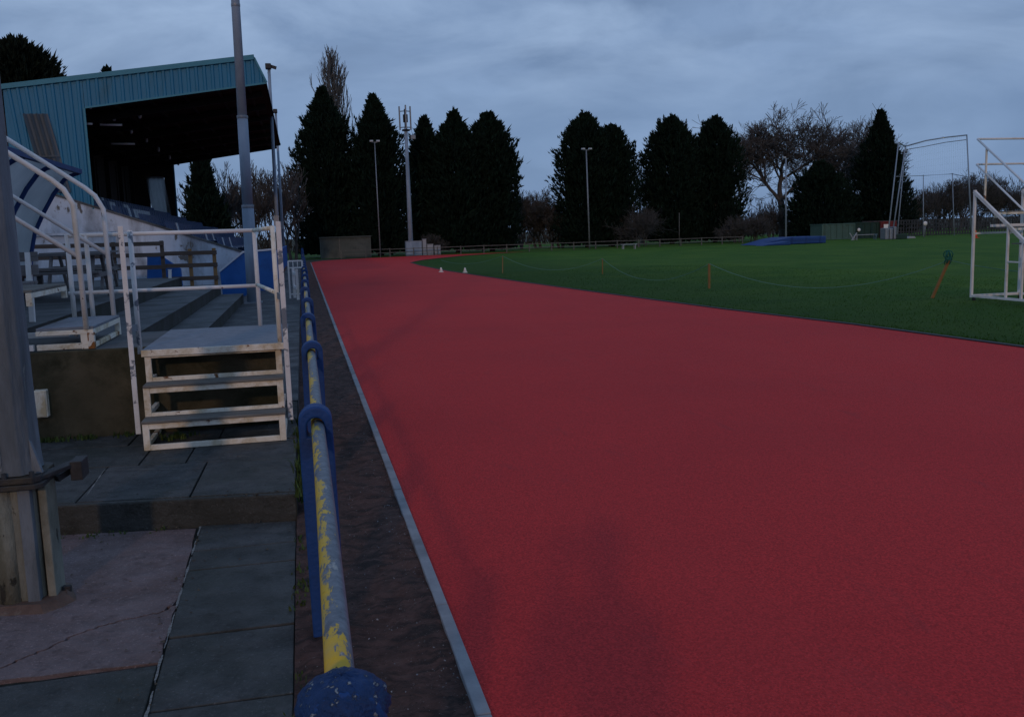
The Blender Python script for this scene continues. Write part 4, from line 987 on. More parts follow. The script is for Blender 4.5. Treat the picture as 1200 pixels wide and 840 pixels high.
# containers
def container(label, pl, pr, Y, h, mat, ribs=True):
    x0, x1 = PY(pl, 280, Y).x, PY(pr, 280, Y).x
    t = thing('storage_container', label, 'container', ((x0+x1)/2, Y, 0), 'storage containers beyond the cage')
    m = MB(); n = max(8, int((x1-x0)/.28)); dx = (x1-x0)/n
    for i in range(n): m.box((x0+i*dx, Y-(.05 if i % 2 else .0), .08), (x0+(i+1)*dx, Y+2.0, h-.1))
    m.build('side_wall', M[mat], t)
    m = MB(); m.box((x0-.05, Y-.08, h-.098), (x1+.05, Y+2.05, h)); m.build('frame_rail', M[mat], t, .01)
    m = MB(); m.box((x0-.05, Y-.08, 0), (x1+.05, Y+2.05, .078)); m.build('frame_rail', M[mat], t, .01)
    m = MB(); m.bar((x0, Y-.06, .08), (x0, Y-.06, h-.1), .1, .06, (0, 1, 0)); m.build('corner_post', M[mat], t)
    m = MB(); m.bar((x1, Y-.06, .08), (x1, Y-.06, h-.1), .1, .06, (0, 1, 0)); m.build('corner_post', M[mat], t)
    return t
c1 = container('pale green ribbed container right of the blue mat', 963, 1001, 77, 1.45, 'green_box')
c2_ = container('dark green container between the pale green and red ones', 1003, 1030, 77.3, 1.5, 'green_dark')
m = MB(); p = PY(1007, 269.5, 77.1); m.tube([(p.x, 77.13, p.z), (p.x, 77.18, p.z)], .16, 14); m.build('round_sign', M['cone_white'], c2_)
c3_ = container('red container behind the base of the throwing cage', 1031.5, 1049, 77.1, 1.52, 'red_box')
m = MB(); q = PY(1035, 270, 77); m.box((q.x, 77.0-.09, .9), (q.x+.5, 77.0-.06, 1.25)); m.build('notice', M['cone_white'], c3_)
# throwing cage
cg = thing('throwing_cage', 'tall grey hammer throwing cage frame with leaning poles and faint netting', 'cage', (52.5, 71, 0))
Yc = 70.0
for (bx, by), (tx, ty), dy, r in (((1040, 282), (1053, 167), 0, .060), ((1045, 282), (1061, 172), 1.4, .060), ((1051, 282), (1059, 195), 2.8, .045), ((1138.5, 281), (1133, 158), .0, .062), ((1082, 282), (1082, 205), 5.5, .045), ((1118, 281), (1116, 203), 6.0, .045)):
    Y = Yc+dy; p = PY(bx, by, Y); q = PY(tx, ty, Y); m = MB(); m.tube([(p.x, Y, 0), (q.x, Y, q.z)], [r, r*.8], 8); m.build('pole', M['conc_blue'], cg)
def pp(x, y, dy=0): return PY(x, y, Yc+dy)
m = MB(); m.tube([pp(1060, 172, 1.4), pp(1085, 165, .9), pp(1110, 161, .4), pp(1133, 158.5, 0)], .055, 8); m.tube([pp(1053, 167), pp(1061, 172, 1.4)], .05, 8); m.build('beam', M['conc_blue'], cg)
m = MB(); m.tube([pp(1059, 176, 1.4), pp(1083, 172, 3), pp(1108, 167, 2), pp(1132, 164, 0)], .035, 6); m.tube([pp(1050, 207, 1), pp(1082, 206, 5.5), pp(1116, 204, 6), pp(1136, 208, 0)], .03, 6); m.build('beam', M['conc_blue'], cg)
m = MB()
for k in range(30):
    t = k/29; xt = 1061+t*71; yt = 172-13*t; xb = 1046+t*91
    Y = 1.4*(1-t)+4*math.sin(math.pi*t); m.tube([pp(xt, yt, Y), pp(xb, 281, Y)], .0022, 3)
for k in range(16):
    z = k/16; m.tube([pp(1061-15*z, 172+109*z, 1.4), pp(1085-8*z, 167+114*z, 4.2), pp(1110-1*z, 163+118*z, 4), pp(1132+6*z, 159+122*z, 0)], .0018, 3)
m.build('netting', M['mesh_grey'], cg)
m = MB()
for x, z, w in ((1036, 0, .8), (1041, 0, .7), (1046, 0, .6)):
    p = PY(x, 281, Yc-.1); m.box((p.x, Yc-.3, .0), (p.x+w*.42, Yc+.5, 1.05+.12*math.sin(x)))
m.build('base_pad', M['galv'], cg, .06)
m = MB(); p = PY(1050, 281, Yc); m.box((p.x-.2, Yc-.4, 0), (p.x+.8, Yc+1.6, .42)); m.build('counterweight', M['green_dark'], cg, .05)
sg = thing('round_sign', 'small round white sign on a thin post inside the throwing cage', 'sign', (PY(1084, 281, 73).x, 73, 0))
p = PY(1084, 262, 73); m = MB(); m.tube([(p.x, 73, 0), (p.x, 73, p.z)], .04, 8); m.build('post', M['galv'], sg)
m = MB(); m.tube([(p.x, 72.93, p.z), (p.x, 72.97, p.z)], .20, 14); m.build('disc', M['cone_white'], sg)
p = PY(1066, 281, 71); m = MB(); m.prism_y([(p.x-.4, 0), (p.x+.4, 0), (p.x+.3, .16), (p.x-.2, .2)], 70.7, 71.2); tag(m.build('white_board', M['cabinet'], None, .02), 'low white board lying at the mouth of the throwing cage', 'board')
p = PY(1143, 280, 64); t = thing('orange_cone', 'small orange red cone far behind the judges stand', 'cone', (p.x, 64, 0))
m = MB(); m.tube([(p.x, 64, .03), (p.x, 64, .62)], [.17, .04], 12); m.build('body', M['red_plastic'], t)
m = MB(); m.box((p.x-.22, 63.8, 0), (p.x+.22, 64.2, .04)); m.build('base', M['red_plastic'], t, .01)
# dark mesh perimeter fence behind cage
mf = thing('mesh_fence', 'dark grey mesh perimeter fence behind the throwing cage', 'fence', (60, 79, 0))
for k in range(22):
    x = 52.5+2.4*k; m = MB(); m.bar((x, 79.6, 0), (x, 79.6, 1.62), .07, .07, (0, 1, 0)); m.build('post', M['mesh_grey'], mf)
m = MB()
for k in range(170): m.bar((52.5+.3*k, 79.62, .05), (52.5+.3*k, 79.62, 1.55), .16, .008, (0, 1, 0))
for k in range(5): m.bar((52.5, 79.64, .1+.36*k), (103, 79.64, .1+.36*k), .02, .10)
m.build('mesh_panel', M['mesh_grey'], mf)

# ------------------------------------------------------------------ trees
def conifer(label, X, Y, h, prof, seed, mat='conifer', n=2600, group='dark conifers around the field', name='conifer_tree', trunk_h=.9, spr=1.0, lean=0):
    """prof: list of (t, radius) up the crown; foliage = many upward swept sprays in lumpy layers"""
    rs_ = random.Random(seed)
    t = thing(name, label, 'tree', (X, Y, 0), group)
    m = MB(); m.tube([(X, Y, -.1), (X, Y, h*.4), (X+lean*.8, Y, h*.93)], [max(.16, h*.022), h*.012, .03], 8); m.build('trunk', M['bark_brown'], t)
    def rad(q):
        for (a, ra), (b, rb) in zip(prof, prof[1:]):
            if a <= q <= b: return ra+(rb-ra)*(q-a)/(b-a)
        return 0
    lob = [(rs_.uniform(0, 6.28), rs_.uniform(.05, .95), rs_.uniform(.10, .30), rs_.uniform(.35, .9)) for _ in range(34)]
    m = MB()
    q0 = prof[0][0]
    def spray(p, out, L, w, up):
        d = (out*(1-up)+Vector((0, 0, up))+Vector((rs_.uniform(-.35, .35), rs_.uniform(-.35, .35), rs_.uniform(-.2, .3)))).normalized()
        s = d.cross(Vector((rs_.uniform(-1, 1), rs_.uniform(-1, 1), rs_.uniform(-.3, 1)))).normalized()
        nn = d.cross(s)*(w*.35)
        m.add([p-d*L*.2, p+d*L*.25+s*w+nn, p+d*L, p+d*L*.25-s*w+nn], [(0, 1, 2), (0, 2, 3)])
        if rs_.random() < .6:
            e = (d+s*rs_.uniform(-.9, .9)).normalized(); m.add([p, p+e*L*.45+nn*2, p+e*L*.8, p+e*L*.4-nn*2], [(0, 1, 2), (0, 2, 3)])
    for i in range(int(n*2.3)):
        q = q0+(1-q0)*(rs_.random()**1.12)
        a = rs_.uniform(0, 2*math.pi)
        r = rad(q)*(1+.10*math.sin(3*a+seed)+.08*math.sin(7*q*9+2*a))
        for (la, lq, ls, lh) in lob:
            da = abs((a-la+math.pi) % (2*math.pi)-math.pi)
            if da < lh and abs(q-lq) < .07: r *= 1+ls*(1-da/lh)*(1-abs(q-lq)/.07)*.9
        inner = rs_.random()
        f = .55+.45*inner**.5 if inner < .9 else rs_.uniform(1.0, 1.14)
        if i % 5 == 0: f = rs_.uniform(.25, .6)
        o_ = Vector((math.cos(a), math.sin(a), 0))
        p = Vector((X+lean*q, Y, q*h))+o_*r*f
        L = rs_.uniform(.22, .55)*spr*(.6+.4*min(1, rad(q)/1.5)); w = rs_.uniform(.040, .095)*spr
        if i % 5 == 0: L *= 2.0; w *= 4.0
        elif rs_.random() < .05: p += o_*.12; L *= 1.7
        spray(p, o_, L, w, rs_.uniform(.35, .75))
    for k in range(int(26+n*.020)):                                     # flame shaped plumes that break the outline
        q = q0+(.985-q0)*rs_.random()**.85; a = rs_.uniform(0, 2*math.pi); o_ = Vector((math.cos(a), math.sin(a), 0))
        b0 = Vector((X+lean*q, Y, q*h))+o_*rad(q)*rs_.uniform(.72, .98)
        pd = (o_*rs_.uniform(.2, .65)*(1 if q < .8 else .35)+Vector((0, 0, 1))).normalized(); PL = rs_.uniform(.6, 1.45)*spr*(1 if q < .8 else .6)*(.55+.45*min(1, rad(q)/1.4)); pw = PL*rs_.uniform(.16, .26)
        for e in range(34):
            u = rs_.random(); rr_ = pw*(1-u)**.8*rs_.random()**.5; b = rs_.uniform(0, 6.28); s1 = pd.orthogonal().normalized(); s2 = pd.cross(s1)
            of = s1*math.cos(b)+s2*math.sin(b); spray(b0+pd*PL*u+of*rr_, (pd+of*.5).normalized(), rs_.uniform(.20, .40)*spr, rs_.uniform(.035, .075)*spr, .5)
    for k in range(14):                                                 # leader tip
        p = Vector((X+lean, Y, h*(.955+.045*rs_.random()))); spray(p, Vector((rs_.uniform(-1, 1), rs_.uniform(-1, 1), 0))*.4, rs_.uniform(.25, .5), .07, .85)
    m.build('crown', M[mat], t)
    return t
def con_px(label, px_c, y_top, px_l, px_r, Y, seed, shape='egg', n=2600, base_y=300, **kw):
    c = PY(px_c, y_top*.6+base_y*.4, Y); top = PY(px_c, y_top, Y); h = top.z
    rw_ = (PY(px_r, 230, Y).x-PY(px_l, 230, Y).x)/2*1.04
    if shape == 'egg': prof = [(.02, rw_*.84), (.12, rw_*.96), (.32, rw_), (.52, rw_*.95), (.70, rw_*.74), (.84, rw_*.45), (.94, rw_*.18), (1.0, .02)]
    elif shape == 'cone': prof = [(.02, rw_*.98), (.15, rw_), (.4, rw_*.80), (.62, rw_*.50), (.82, rw_*.25), (1.0, .02)]
    else: prof = [(.02, rw_*.80), (.15, rw_*.94), (.45, rw_), (.65, rw_*.95), (.82, rw_*.74), (.93, rw_*.42), (1.0, .05)]
    return conifer(label, c.x, Y, h, prof, seed, n=n, **kw)
con_px('tall dark conifer right of the grandstand roof, a bare poplar rising behind its top', 381, 106, 342, 420, 80, 1, 'egg', 4200)
con_px('pointed dark conifer between the bare poplar and the phone mast', 441, 114, 410, 476, 79, 2, 'egg', 3800)
con_px('narrow dark conifer just right of the phone mast', 499, 140, 474, 530, 81, 3, 'egg', 2600)
con_px('dark conifer in the middle of the clump right of the phone mast', 534, 133, 498, 574, 80, 4, 'egg', 3200)
con_px('dark conifer at the right end of the clump right of the phone mast', 574, 136, 540, 604, 80, 5, 'full', 3200)
con_px('taller dark conifer of the middle pair, behind the T headed floodlight pole', 687, 136, 655, 718, 82, 6, 'full', 3400)
con_px('shorter dark conifer of the middle pair, on its right side', 717, 149, 692, 747, 82, 7, 'full', 3000)
con_px('broad dark conifer left of the two before the big bare trees', 787, 139, 757, 820, 84, 8, 'full', 3400)
con_px('narrow dark conifer right of the two before the big bare trees', 838, 140, 811, 868, 84, 9, 'full', 3000)
con_px('low wide dark conifer in front of the big bare trees', 961, 192, 930, 992, 82, 10, 'egg', 2600)
con_px('tall ragged dark conifer beside the throwing cage', 1031, 132, 990, 1062, 84, 12, 'cone', 3800)
con_px('dark conifer seen through the open far end of the grandstand', 238, 175, 208, 262, 62, 13, 'cone', 2200)
con_px('tip of a conifer peeping over the grandstand roof', 133, 84, 116, 150, 66, 14, 'cone', 1200)
for k, (x, y, hh, lab) in enumerate(((-13.4, -25.0, 20.5, 'tall dark conifer in the unseen row added as a sun screen behind the viewpoint, closest to the walkway'), (-17.3, -25.6, 21.5, 'tall dark conifer second from the walkway in the unseen row added as a sun screen'), (-21.4, -24.8, 20.5, 'tall dark conifer third from the walkway in the unseen row added as a sun screen'))):  # unseen row, added to keep the low sun off the grandstand
    conifer(lab, x, y, hh, [(.02, 2.2), (.3, 2.5), (.6, 2.3), (.8, 1.8), (.93, .9), (1.0, .05)], 200+k, n=2000, group='conifers added behind the viewpoint as a sun screen', spr=1.8)
# pine at the top left behind the stand
pr = PY(20, 52, 58)
conifer('broad dark pine standing behind the grandstand at the top left', pr.x, 58, pr.z, [(.30, 1.0), (.45, 2.0), (.62, 2.5), (.78, 2.5), (.90, 1.9), (.97, 1.1), (1.0, .2)], 21, 'conifer_warm', 3600, 'dark conifers around the field', 'pine_tree', spr=.95)
conifer('dark rounded pine low beside the broad pine at the left edge', pr.x-3.6, 60, pr.z*.93, [(.30, 1.2), (.5, 2.4), (.75, 2.4), (.92, 1.4), (1.0, .1)], 22, 'conifer_warm', 2000, 'dark conifers around the field', 'pine_tree', spr=.95)

def bare_tree(label, X, Y, h, seed, spread=.5, trunk_r=None, fork=.28, levels=6, mat='bark', upright=.25, group='leafless trees around the field', name='bare_tree', lean=0, kids=(2, 3), maxn=5200, wig=.16, twig=.012, multi=1):
    rs_ = random.Random(seed); t = thing(name, label, 'tree', (X, Y, 0), group)
    tm, bm_ = MB(), MB(); cnt = [0]; r0 = trunk_r or h*.022
    queue = []
    def grow(p, d, L, r, lv):
        if cnt[0] > maxn: return
        n = (6 if lv == 1 else 5) if lv < 3 else 3; pts = [p]; rad_ = [r]; q = p.copy(); dd = d.copy()
        for i in range(n):
            dd = (dd+Vector((rs_.uniform(-1, 1), rs_.uniform(-1, 1), rs_.uniform(-1, 1)))*wig*(.5 if lv == 0 else 1)+Vector((0, 0, upright*.12))).normalized()
            q = q+dd*L/n; pts.append(q.copy()); rad_.append(max(twig, r*(1-.30*(i+1)/n)))
        (tm if lv == 0 else bm_).tube(pts, rad_, 8 if lv == 0 else 5 if lv < 3 else 3, cap=False); cnt[0] += 1
        if lv >= levels: return
        k = rs_.randint(*kids)+(1 if lv >= 1 else 0)
        for j in range(k):
            if j == 0 or lv == 0: s = pts[-1]; ri = n
            else: ri = rs_.randint(max(1, n//2-1), n); s = pts[ri]
            ax = dd.orthogonal().normalized(); ax.rotate(__import__('mathutils').Quaternion(dd, (j+rs_.uniform(-.3, .3))*6.28/k if lv == 0 else rs_.uniform(0, 6.28)))
            ang = rs_.uniform(.35, 1.0)*spread*(.5 if (j == 0 and lv) else 1.0)
            nd = (dd*math.cos(ang)+ax*math.sin(ang)+Vector((0, 0, upright*.35))).normalized()
            queue.append((s, nd, L*rs_.uniform(.58, .86) if lv else h*(1-fork)*rs_.uniform(.36, .48), rad_[ri]*(rs_.uniform(.78, .92) if j == 0 else rs_.uniform(.52, .76)), lv+1))
    for q in range(multi):
        off = Vector((rs_.uniform(-.5, .5), rs_.uniform(-.3, .3), 0)) if multi > 1 else Vector((0, 0, 0))
        d0 = Vector((lean+(rs_.uniform(-.35, .35) if multi > 1 else 0), rs_.uniform(-.1, .1), 1)).normalized()
        grow(Vector((X, Y, -.1))+off, d0, h*fork, r0, 0)
    while queue: grow(*queue.pop(0))
    # fit to the wanted height
    zmax = max([v[2] for v in bm_.v]); k = h/zmax
    for b in (tm, bm_): b.v = [(X+(v[0]-X)*(.5+.5*k), Y+(v[1]-Y)*(.5+.5*k), v[2]*k) for v in b.v]
    tm.build('trunk', M[mat], t); bm_.build('branches', M[mat], t); return t
def bare_px(label, px, y_top, Y, seed, **kw):
    c = PY(px, (290+y_top)/2, Y); top = PY(px, y_top, Y); return bare_tree(label, c.x, Y, top.z, seed, **kw)
bare_px('largest bare tree with a wide forked crown behind the grey floodlight pole', 918, 118, 90, 51, spread=1.0, levels=7, fork=.34, trunk_r=.55, maxn=13000, upright=.14, kids=(3, 3), wig=.24, twig=.024)
bare_px('bare spreading tree at the left of the cage side conifer', 980, 122, 93, 54, spread=1.0, levels=7, fork=.30, trunk_r=.46, maxn=12000, upright=.22, kids=(3, 3), wig=.24, twig=.024)
bare_px('pale slender bare tree left of the largest bare one', 870, 138, 96, 58, spread=.95, levels=6, fork=.30, trunk_r=.30, mat='bark_pale', maxn=7000, upright=.3, kids=(3, 3), wig=.2)
def poplar_tree(label, px, y_top, Y, seed, rmax):
    c = PY(px, 140, Y); h = PY(px, y_top, Y).z; X = c.x; rs_ = random.Random(seed)
    t = thing('bare_tree', label, 'tree', (X, Y, 0), 'leafless trees around the field')
    m = MB(); m.tube([(X, Y, -.1), (X+.1, Y, h*.3), (X-.05, Y, h*.65), (X, Y, h*.97)], [.30, .22, .12, .03], 8); m.build('trunk', M['bark_pale'], t)
    m = MB()
    def stem(p, d, L, r, lv):
        pts = [p]; q = p.copy(); dd = d.copy()
        for i in range(5):
            dd = (dd+Vector((rs_.uniform(-.09, .09), rs_.uniform(-.09, .09), .10))).normalized(); q = q+dd*L/5; pts.append(q.copy())
        m.tube(pts, [max(.016, r*(1-.16*i)) for i in range(6)], 4, cap=False)
        if lv < 2:
            for k in range(7 if lv == 0 else 4):
                b = pts[rs_.randint(1, 4)]; a = rs_.uniform(0, 6.28); o_ = Vector((math.cos(a), math.sin(a), 0))*rs_.uniform(.15, .42)
                stem(b.copy(), (dd+o_).normalized(), L*rs_.uniform(.30, .55), max(.022, r*.5), lv+1)
    for k in range(64):
        u = .14+.80*(k/64)**.9; a = k*2.4+rs_.uniform(-.4, .4); up = rs_.uniform(.24, .42)
        L = min(h*(1-u)*.62+.6, rmax*3.4)*rs_.uniform(.75, 1.0)
        stem(Vector((X, Y, h*u)), Vector((math.cos(a)*up, math.sin(a)*up, 1)).normalized(), L, .055*(1-u)+.030, 0)
    m.build('branches', M['bark_pale'], t); return t
poplar_tree('tall narrow bare poplar rising behind the left conifers', 392, 58, 96, 34, 2.0)
bare_px('thin bare tree in the gap right of the middle conifer pair', 752, 176, 90, 35, spread=.75, levels=6, fork=.28, trunk_r=.24, mat='bark_pale', maxn=6000, kids=(3, 3))
for i, (px, yt, Y, lab) in enumerate(((612, 224, 86, 'small bare tree right beside the left conifer clump'), (628, 219, 88, 'slightly taller bare tree, second in the small group left of the middle conifers'), (645, 226, 86, 'bare bushy tree, third in the small group left of the middle conifers'), (660, 236, 84, 'low bare tree tucked against the middle conifer pair'))):
    bare_px(lab, px, yt, Y, 40+i, spread=.85, levels=6, fork=.22, mat='bark_brown', maxn=6500, multi=2, trunk_r=.17, kids=(3, 3), twig=.017, group='small bare trees left of the middle conifers')
for i, (px, yt, Y, lab) in enumerate(((1078, 222, 100, 'bare tree behind the left side of the throwing cage'), (1100, 214, 104, 'bare tree behind the middle of the throwing cage'), (1120, 207, 100, 'bare tree at the right inside of the cage outline'), (1146, 195, 104, 'tallest bare tree behind the right pole of the cage'), (1172, 205, 100, 'bare tree behind the judges stand rails'), (1196, 212, 104, 'bare tree at the right edge behind the judges stand'), (1220, 208, 100, 'bare tree past the right edge of the judges stand'))):
    bare_px(lab, px, yt, Y, 60+i, spread=.85, levels=6, fork=.22, mat='bark_brown', maxn=6500, multi=2, trunk_r=.20, kids=(3, 3), twig=.018, group='bare trees behind the throwing cage')
for i, (px, yt, Y, lab) in enumerate(((752, 236, 79, 'rounded brown leafless bush between the dark conifer groups'), (885, 246, 80, 'brown leafless bush behind the left of the blue landing mat'), (905, 236, 86, 'larger brown leafless bush under the big bare trees'), (862, 250, 79, 'low brown leafless bush at the foot of the narrow conifer'), (505, 272, 78, 'low leafless bush behind the phone mast cabinets'))):
    bare_px(lab, px, yt, Y, 80+i, spread=1.1, levels=5, fork=.20, mat='bark_brown', maxn=3600, multi=6, trunk_r=.05, name='bare_bush', group='leafless bushes along the field edge', kids=(3, 4), twig=.010)
for i, (px, yt, Y, lab) in enumerate(((262, 188, 64, 'bare tree seen under the grandstand roof left of the stepped pole'), (276, 200, 72, 'bare tree partly hidden by the stepped grey pole'), (308, 186, 66, 'bare tree seen between the stepped pole and the roof corner'), (336, 190, 72, 'thin bare tree just left of the tall left conifer'))):
    bare_px(lab, px, yt, Y, 100+i, spread=.55, levels=5, fork=.26, mat='bark_brown', maxn=3000, multi=2, trunk_r=.14, kids=(3, 3), twig=.018, upright=.45, group='bare trees beyond the grandstand')
# far dark treeline that reads as one mass
m = MB(); rt = random.Random(9)
for k in range(15000):
    x = rt.uniform(-30, 150); hmax = 3.2+.8*math.sin(x*.21)+.6*math.sin(x*.63+1)+(2.6 if x > 72 else 1.2*max(0, (x-48)/24) if x > 48 else 0); z = rt.random()**1.5*hmax; y = 112+rt.uniform(-3, 6); L = rt.uniform(.5, 1.3)
    d = Vector((rt.uniform(-.6, .6), rt.uniform(-.3, .3), 1)).normalized(); s = Vector((1, rt.uniform(-.6, .6), 0)).normalized()*rt.uniform(.02, .16); p = Vector((x, y, z-.2))
    m.add([p-s*.6, p+s*.6, p+d*L+s*.1, p+d*L-s*.1], [(0, 1, 2, 3)])
M['thicket'] = make_leaf('winter_thicket', (.020, .019, .017), (.036, .034, .030), .95)
o = m.build('far_thicket', M['thicket']); o['kind'] = 'stuff'

# ------------------------------------------------------------------ the person taking the photograph
def skin_body(name, joints, bones, mat, parent, root, sub=2):
    names = list(joints); me = bpy.data.meshes.new(name)
    off = Vector(parent['_w'])
    me.from_pydata([Vector(joints[k][0])-off for k in names], [(names.index(a), names.index(b)) for a, b in bones], [])
    o = bpy.data.objects.new(name, me); COL.objects.link(o); o.parent = parent; me.materials.append(mat)
    sk = o.modifiers.new('skin', 'SKIN'); sk.use_smooth_shade = True; sk.branch_smoothing = .4
    lay = me.skin_vertices[0].data
    for q, k in enumerate(names):
        r = joints[k][1]; lay[q].radius = r if isinstance(r, tuple) else (r, r); lay[q].use_root = (k == root)
    sb_ = o.modifiers.new('subdivision', 'SUBSURF'); sb_.levels = sub; sb_.render_levels = sub
    return o
person = thing('person', 'person in a dark coat and knitted hat holding up a phone by the barrier', 'person', (.13, -.40, 0))
J = {'pelvis': ((.13, -.44, .95), (.17, .13)), 'waist': ((.12, -.45, 1.13), (.175, .13)), 'chest': ((.11, -.45, 1.33), (.20, .14)), 'collar': ((.14, -.43, 1.46), (.11, .10)),
     'neck': ((.175, -.40, 1.535), .062), 'jaw': ((.195, -.365, 1.60), .078), 'head': ((.20, -.36, 1.68), (.088, .10)), 'crown': ((.20, -.37, 1.765), .070), 'nose': ((.190, -.250, 1.655), .016),
     'ls': ((-.09, -.44, 1.40), .080), 'le': ((-.20, -.36, 1.17), .066), 'lw': ((-.03, -.19, 1.45), .042), 'lp': ((-.02, -.12, 1.54), .034),
     'rs': ((.29, -.45, 1.41), .078), 're': ((.335, -.33, 1.16), .055), 'rw': ((.19, -.18, 1.45), .040), 'rp': ((.115, -.125, 1.535), .034),
     'lh': ((.035, -.44, .88), .105), 'lk': ((.025, -.40, .48), .070), 'la': ((.02, -.45, .085), .048), 'lt': ((.005, -.28, .045), .040),
     'rh': ((.225, -.44, .88), .105), 'rk': ((.24, -.41, .48), .070), 'ra': ((.25, -.46, .085), .048), 'rt': ((.275, -.30, .045), .040)}
B = [('pelvis', 'waist'), ('waist', 'chest'), ('chest', 'collar'), ('collar', 'neck'), ('neck', 'jaw'), ('jaw', 'head'), ('head', 'crown'), ('head', 'nose'), ('chest', 'ls'), ('ls', 'le'), ('le', 'lw'), ('lw', 'lp'),
     ('chest', 'rs'), ('rs', 're'), ('re', 'rw'), ('rw', 'rp'), ('pelvis', 'lh'), ('lh', 'lk'), ('lk', 'la'), ('la', 'lt'), ('pelvis', 'rh'), ('rh', 'rk'), ('rk', 'ra'), ('ra', 'rt')]
for side, palm, sx_ in (('l', Vector((-.02, -.12, 1.54)), 1), ('r', Vector((.115, -.125, 1.535)), -1)):
    for q in range(4):
        b0 = palm+Vector((sx_*.004, .012, .018*q-.010)); ln = (.9, 1.05, 1.1, .95)[q]
        J[f'{side}f{q}a'] = (tuple(b0+Vector((sx_*.012, .036*ln, .022))), .0095); J[f'{side}f{q}b'] = (tuple(b0+Vector((sx_*.034, .046*ln, .040))), .0085); J[f'{side}f{q}c'] = (tuple(b0+Vector((sx_*.052, .034*ln, .050))), .0075)
        B += [(side+'p', f'{side}f{q}a'), (f'{side}f{q}a', f'{side}f{q}b'), (f'{side}f{q}b', f'{side}f{q}c')]
    J[side+'ta'] = (tuple(palm+Vector((sx_*.030, -.010, .030))), .011); J[side+'tb'] = (tuple(palm+Vector((sx_*.048, .004, .062))), .0095); B += [(side+'p', side+'ta'), (side+'ta', side+'tb')]
def make_clothes():
    t = NT('coat_and_skin'); sx = t.n('ShaderNodeSeparateXYZ'); t.link(t.tc.outputs['Object'], sx.inputs[0]); z = sx.outputs[2]; v = t.coords()
    coat = t.mix(t.noise(v, 30, 6, .6), (.018, .020, .028), (.034, .037, .048)); jeans = t.mix(t.noise(v, 40, 6, .6), (.020, .026, .045), (.035, .045, .075))
    c = t.mix(t.ramp(z, .84, .86), jeans, coat); c = t.mix(t.ramp(z, .13, .12), c, (.03, .026, .022)); c = t.mix(t.ramp(z, 1.525, 1.535), c, (.46, .29, .22))
    t.bump(t.noise(v, 60, 5, .6), .3, .01); return t.out(c, .8)
skin_body('body', J, B, make_clothes(), person, 'pelvis')
m = MB(); vs = []; n1, n2 = 20, 9
for j in range(n2+1):
    a = .5*math.pi*j/n2*1.12
    for i in range(n1):
        b = 2*math.pi*i/n1; vs.append((.200+.112*math.sin(a)*math.cos(b), -.368+.122*math.sin(a)*math.sin(b), 1.70+.125*math.cos(a)+.003*(i % 2)))
m.add(vs, [(j*n1+(i+1) % n1, j*n1+i, (j+1)*n1+i, (j+1)*n1+(i+1) % n1) for j in range(n2) for i in range(n1)], True)
m.build('knitted_hat', weathered('grey_wool', (.05, .05, .055), (.09, .09, .10), 40, .95, .8), person)
m = MB(); m.box((.005, -.076, 1.560), (.085, -.067, 1.668)); ph = m.build('phone', M['lamp_black'], None, .003); tag(ph, 'dark phone held upright in both hands by the person at the barrier', 'phone')

# ------------------------------------------------------------------ camera, sky, sun
cam = bpy.data.cameras.new('camera'); co = bpy.data.objects.new('camera', cam); COL.objects.link(co)
cam.sensor_width = 36; cam.lens = 1080/1200*36; cam.clip_start = .05; cam.clip_end = 3000
rt_ = MX @ Vector((1, 0, 0)); up_ = MX @ Vector((0, -1, 0)); bk_ = MX @ Vector((0, 0, -1))
m4 = Matrix.Identity(4)
for i in range(3): m4[i][0] = rt_[i]; m4[i][1] = up_[i]; m4[i][2] = bk_[i]
m4.translation = (0, 0, CAM_H)
co.matrix_world = m4; scene.camera = co

SUN_EL, SUN_AZ = R(18.1), math.atan2(.256, .967)      # light travels towards +Y and a little +X
w = bpy.data.worlds.new('World'); scene.world = w; w.use_nodes = True
nt = w.node_tree; nt.nodes.clear(); Nn = nt.nodes.new; lk = nt.links.new
outw = Nn('ShaderNodeOutputWorld'); bg = Nn('ShaderNodeBackground'); lk(bg.outputs[0], outw.inputs[0])
sky = Nn('ShaderNodeTexSky'); sky.sky_type = 'NISHITA'; sky.sun_disc = False; sky.sun_elevation = SUN_EL; sky.sun_rotation = math.pi+SUN_AZ
tc = Nn('ShaderNodeTexCoord'); sx = Nn('ShaderNodeSeparateXYZ'); lk(tc.outputs['Generated'], sx.inputs[0])
def mth(op, a, b=None):
    x = Nn('ShaderNodeMath'); x.operation = op
    for i, v in ((0, a), (1, b)):
        if v is None: continue
        if isinstance(v, (int, float)): x.inputs[i].default_value = v
        else: lk(v, x.inputs[i])
    return x.outputs[0]
zc = mth('ADD', mth('MAXIMUM', sx.outputs[2], 0.0), .26)
cb = Nn('ShaderNodeCombineXYZ'); lk(mth('DIVIDE', sx.outputs[0], zc), cb.inputs[0]); lk(mth('DIVIDE', sx.outputs[1], zc), cb.inputs[1])
def wn(scale, detail, rough, dist, off=0):
    mp = Nn('ShaderNodeMapping'); mp.inputs['Location'].default_value = (off, off*.7, off*.3); lk(cb.outputs[0], mp.inputs['Vector'])
    x = Nn('ShaderNodeTexNoise'); x.inputs['Scale'].default_value = scale; x.inputs['Detail'].default_value = detail; x.inputs['Roughness'].default_value = rough; x.inputs['Distortion'].default_value = dist
    lk(mp.outputs[0], x.inputs['Vector']); return x.outputs['Fac']
def rng(f, a, b):
    x = Nn('ShaderNodeMapRange'); x.inputs['From Min'].default_value = a; x.inputs['From Max'].default_value = b; lk(f, x.inputs['Value']); return x.outputs[0]
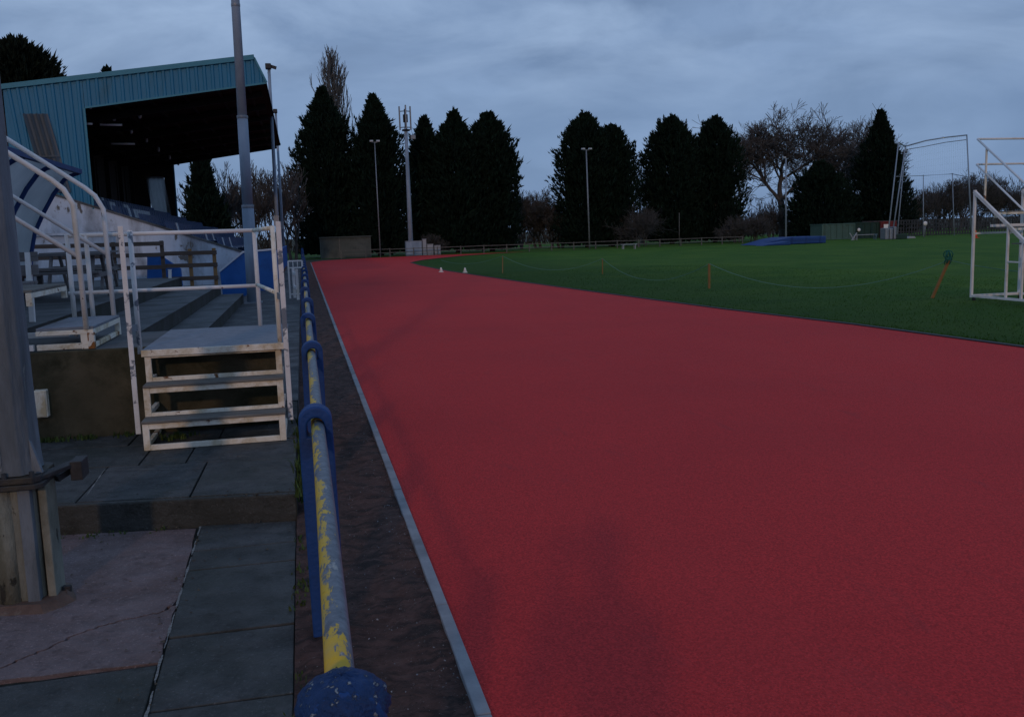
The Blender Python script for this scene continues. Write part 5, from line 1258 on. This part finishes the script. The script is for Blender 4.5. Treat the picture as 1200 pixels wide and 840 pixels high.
def mixc(f, a, b):
    x = Nn('ShaderNodeMix'); x.data_type = 'RGBA'
    for i, v in ((6, a), (7, b)):
        if isinstance(v, tuple): x.inputs[i].default_value = (*v, 1)
        else: lk(v, x.inputs[i])
    if isinstance(f, float): x.inputs[0].default_value = f
    else: lk(f, x.inputs[0])
    return x.outputs[2]
CL = 10.0                                             # cloud radiance in the same units as the sky texture
k_ = lambda r, g, b: (r*CL*1.00, g*CL*1.03, b*CL*1.10)
cl = mixc(rng(wn(1.15, 7, .50, .5), .38, .62), k_(.255, .385, .615), k_(.375, .535, .800))
cl = mixc(mth('MULTIPLY', rng(wn(1.9, 7, .54, .5, 4.2), .46, .66), .65), cl, k_(.230, .345, .545))
cl = mixc(mth('MULTIPLY', mth('MULTIPLY', rng(wn(1.6, 7, .55, .4, 9.1), .45, .63), rng(sx.outputs[2], .07, .22)), .85), cl, k_(.53, .71, .98))
# the clear band low over the horizon, and a brighter break in the cloud overhead and behind
low = rng(sx.outputs[2], .17, .02)
cl = mixc(mth('MULTIPLY', low, .60), cl, k_(.255, .415, .690))
beh = mth('MULTIPLY', rng(mth('ADD', mth('MULTIPLY', sx.outputs[0], -.256), mth('MULTIPLY', sx.outputs[1], -.967)), .0, 1.0), 1.0)
cl = mixc(mth('MULTIPLY', beh, .9), cl, k_(.32, .41, .60))
zen = rng(sx.outputs[2], .35, .9)
cl = mixc(mth('MULTIPLY', zen, .8), cl, k_(.29, .44, .68))
fin = mixc(.93, sky.outputs[0], cl)
lk(fin, bg.inputs[0]); bg.inputs[1].default_value = .10
sl = bpy.data.lights.new('sun', 'SUN'); sl.energy = .85; sl.angle = R(1.9); sl.color = (1.0, .64, .42)
so = bpy.data.objects.new('sun', sl); COL.objects.link(so)
dirv = Vector((.256*math.cos(SUN_EL), .967*math.cos(SUN_EL), -math.sin(SUN_EL)))
so.rotation_euler = dirv.to_track_quat('-Z', 'Y').to_euler(); so.location = (-6, -20, 12)

vs_ = scene.view_settings; vs_.view_transform = 'Standard'; vs_.look = 'None'; vs_.exposure = -.64; vs_.gamma = 1; vs_.use_curve_mapping = False
scene.cycles.max_bounces = 5; scene.cycles.diffuse_bounces = 3; scene.cycles.glossy_bounces = 2
for o in COL.objects:
    if '_w' in o: del o['_w']
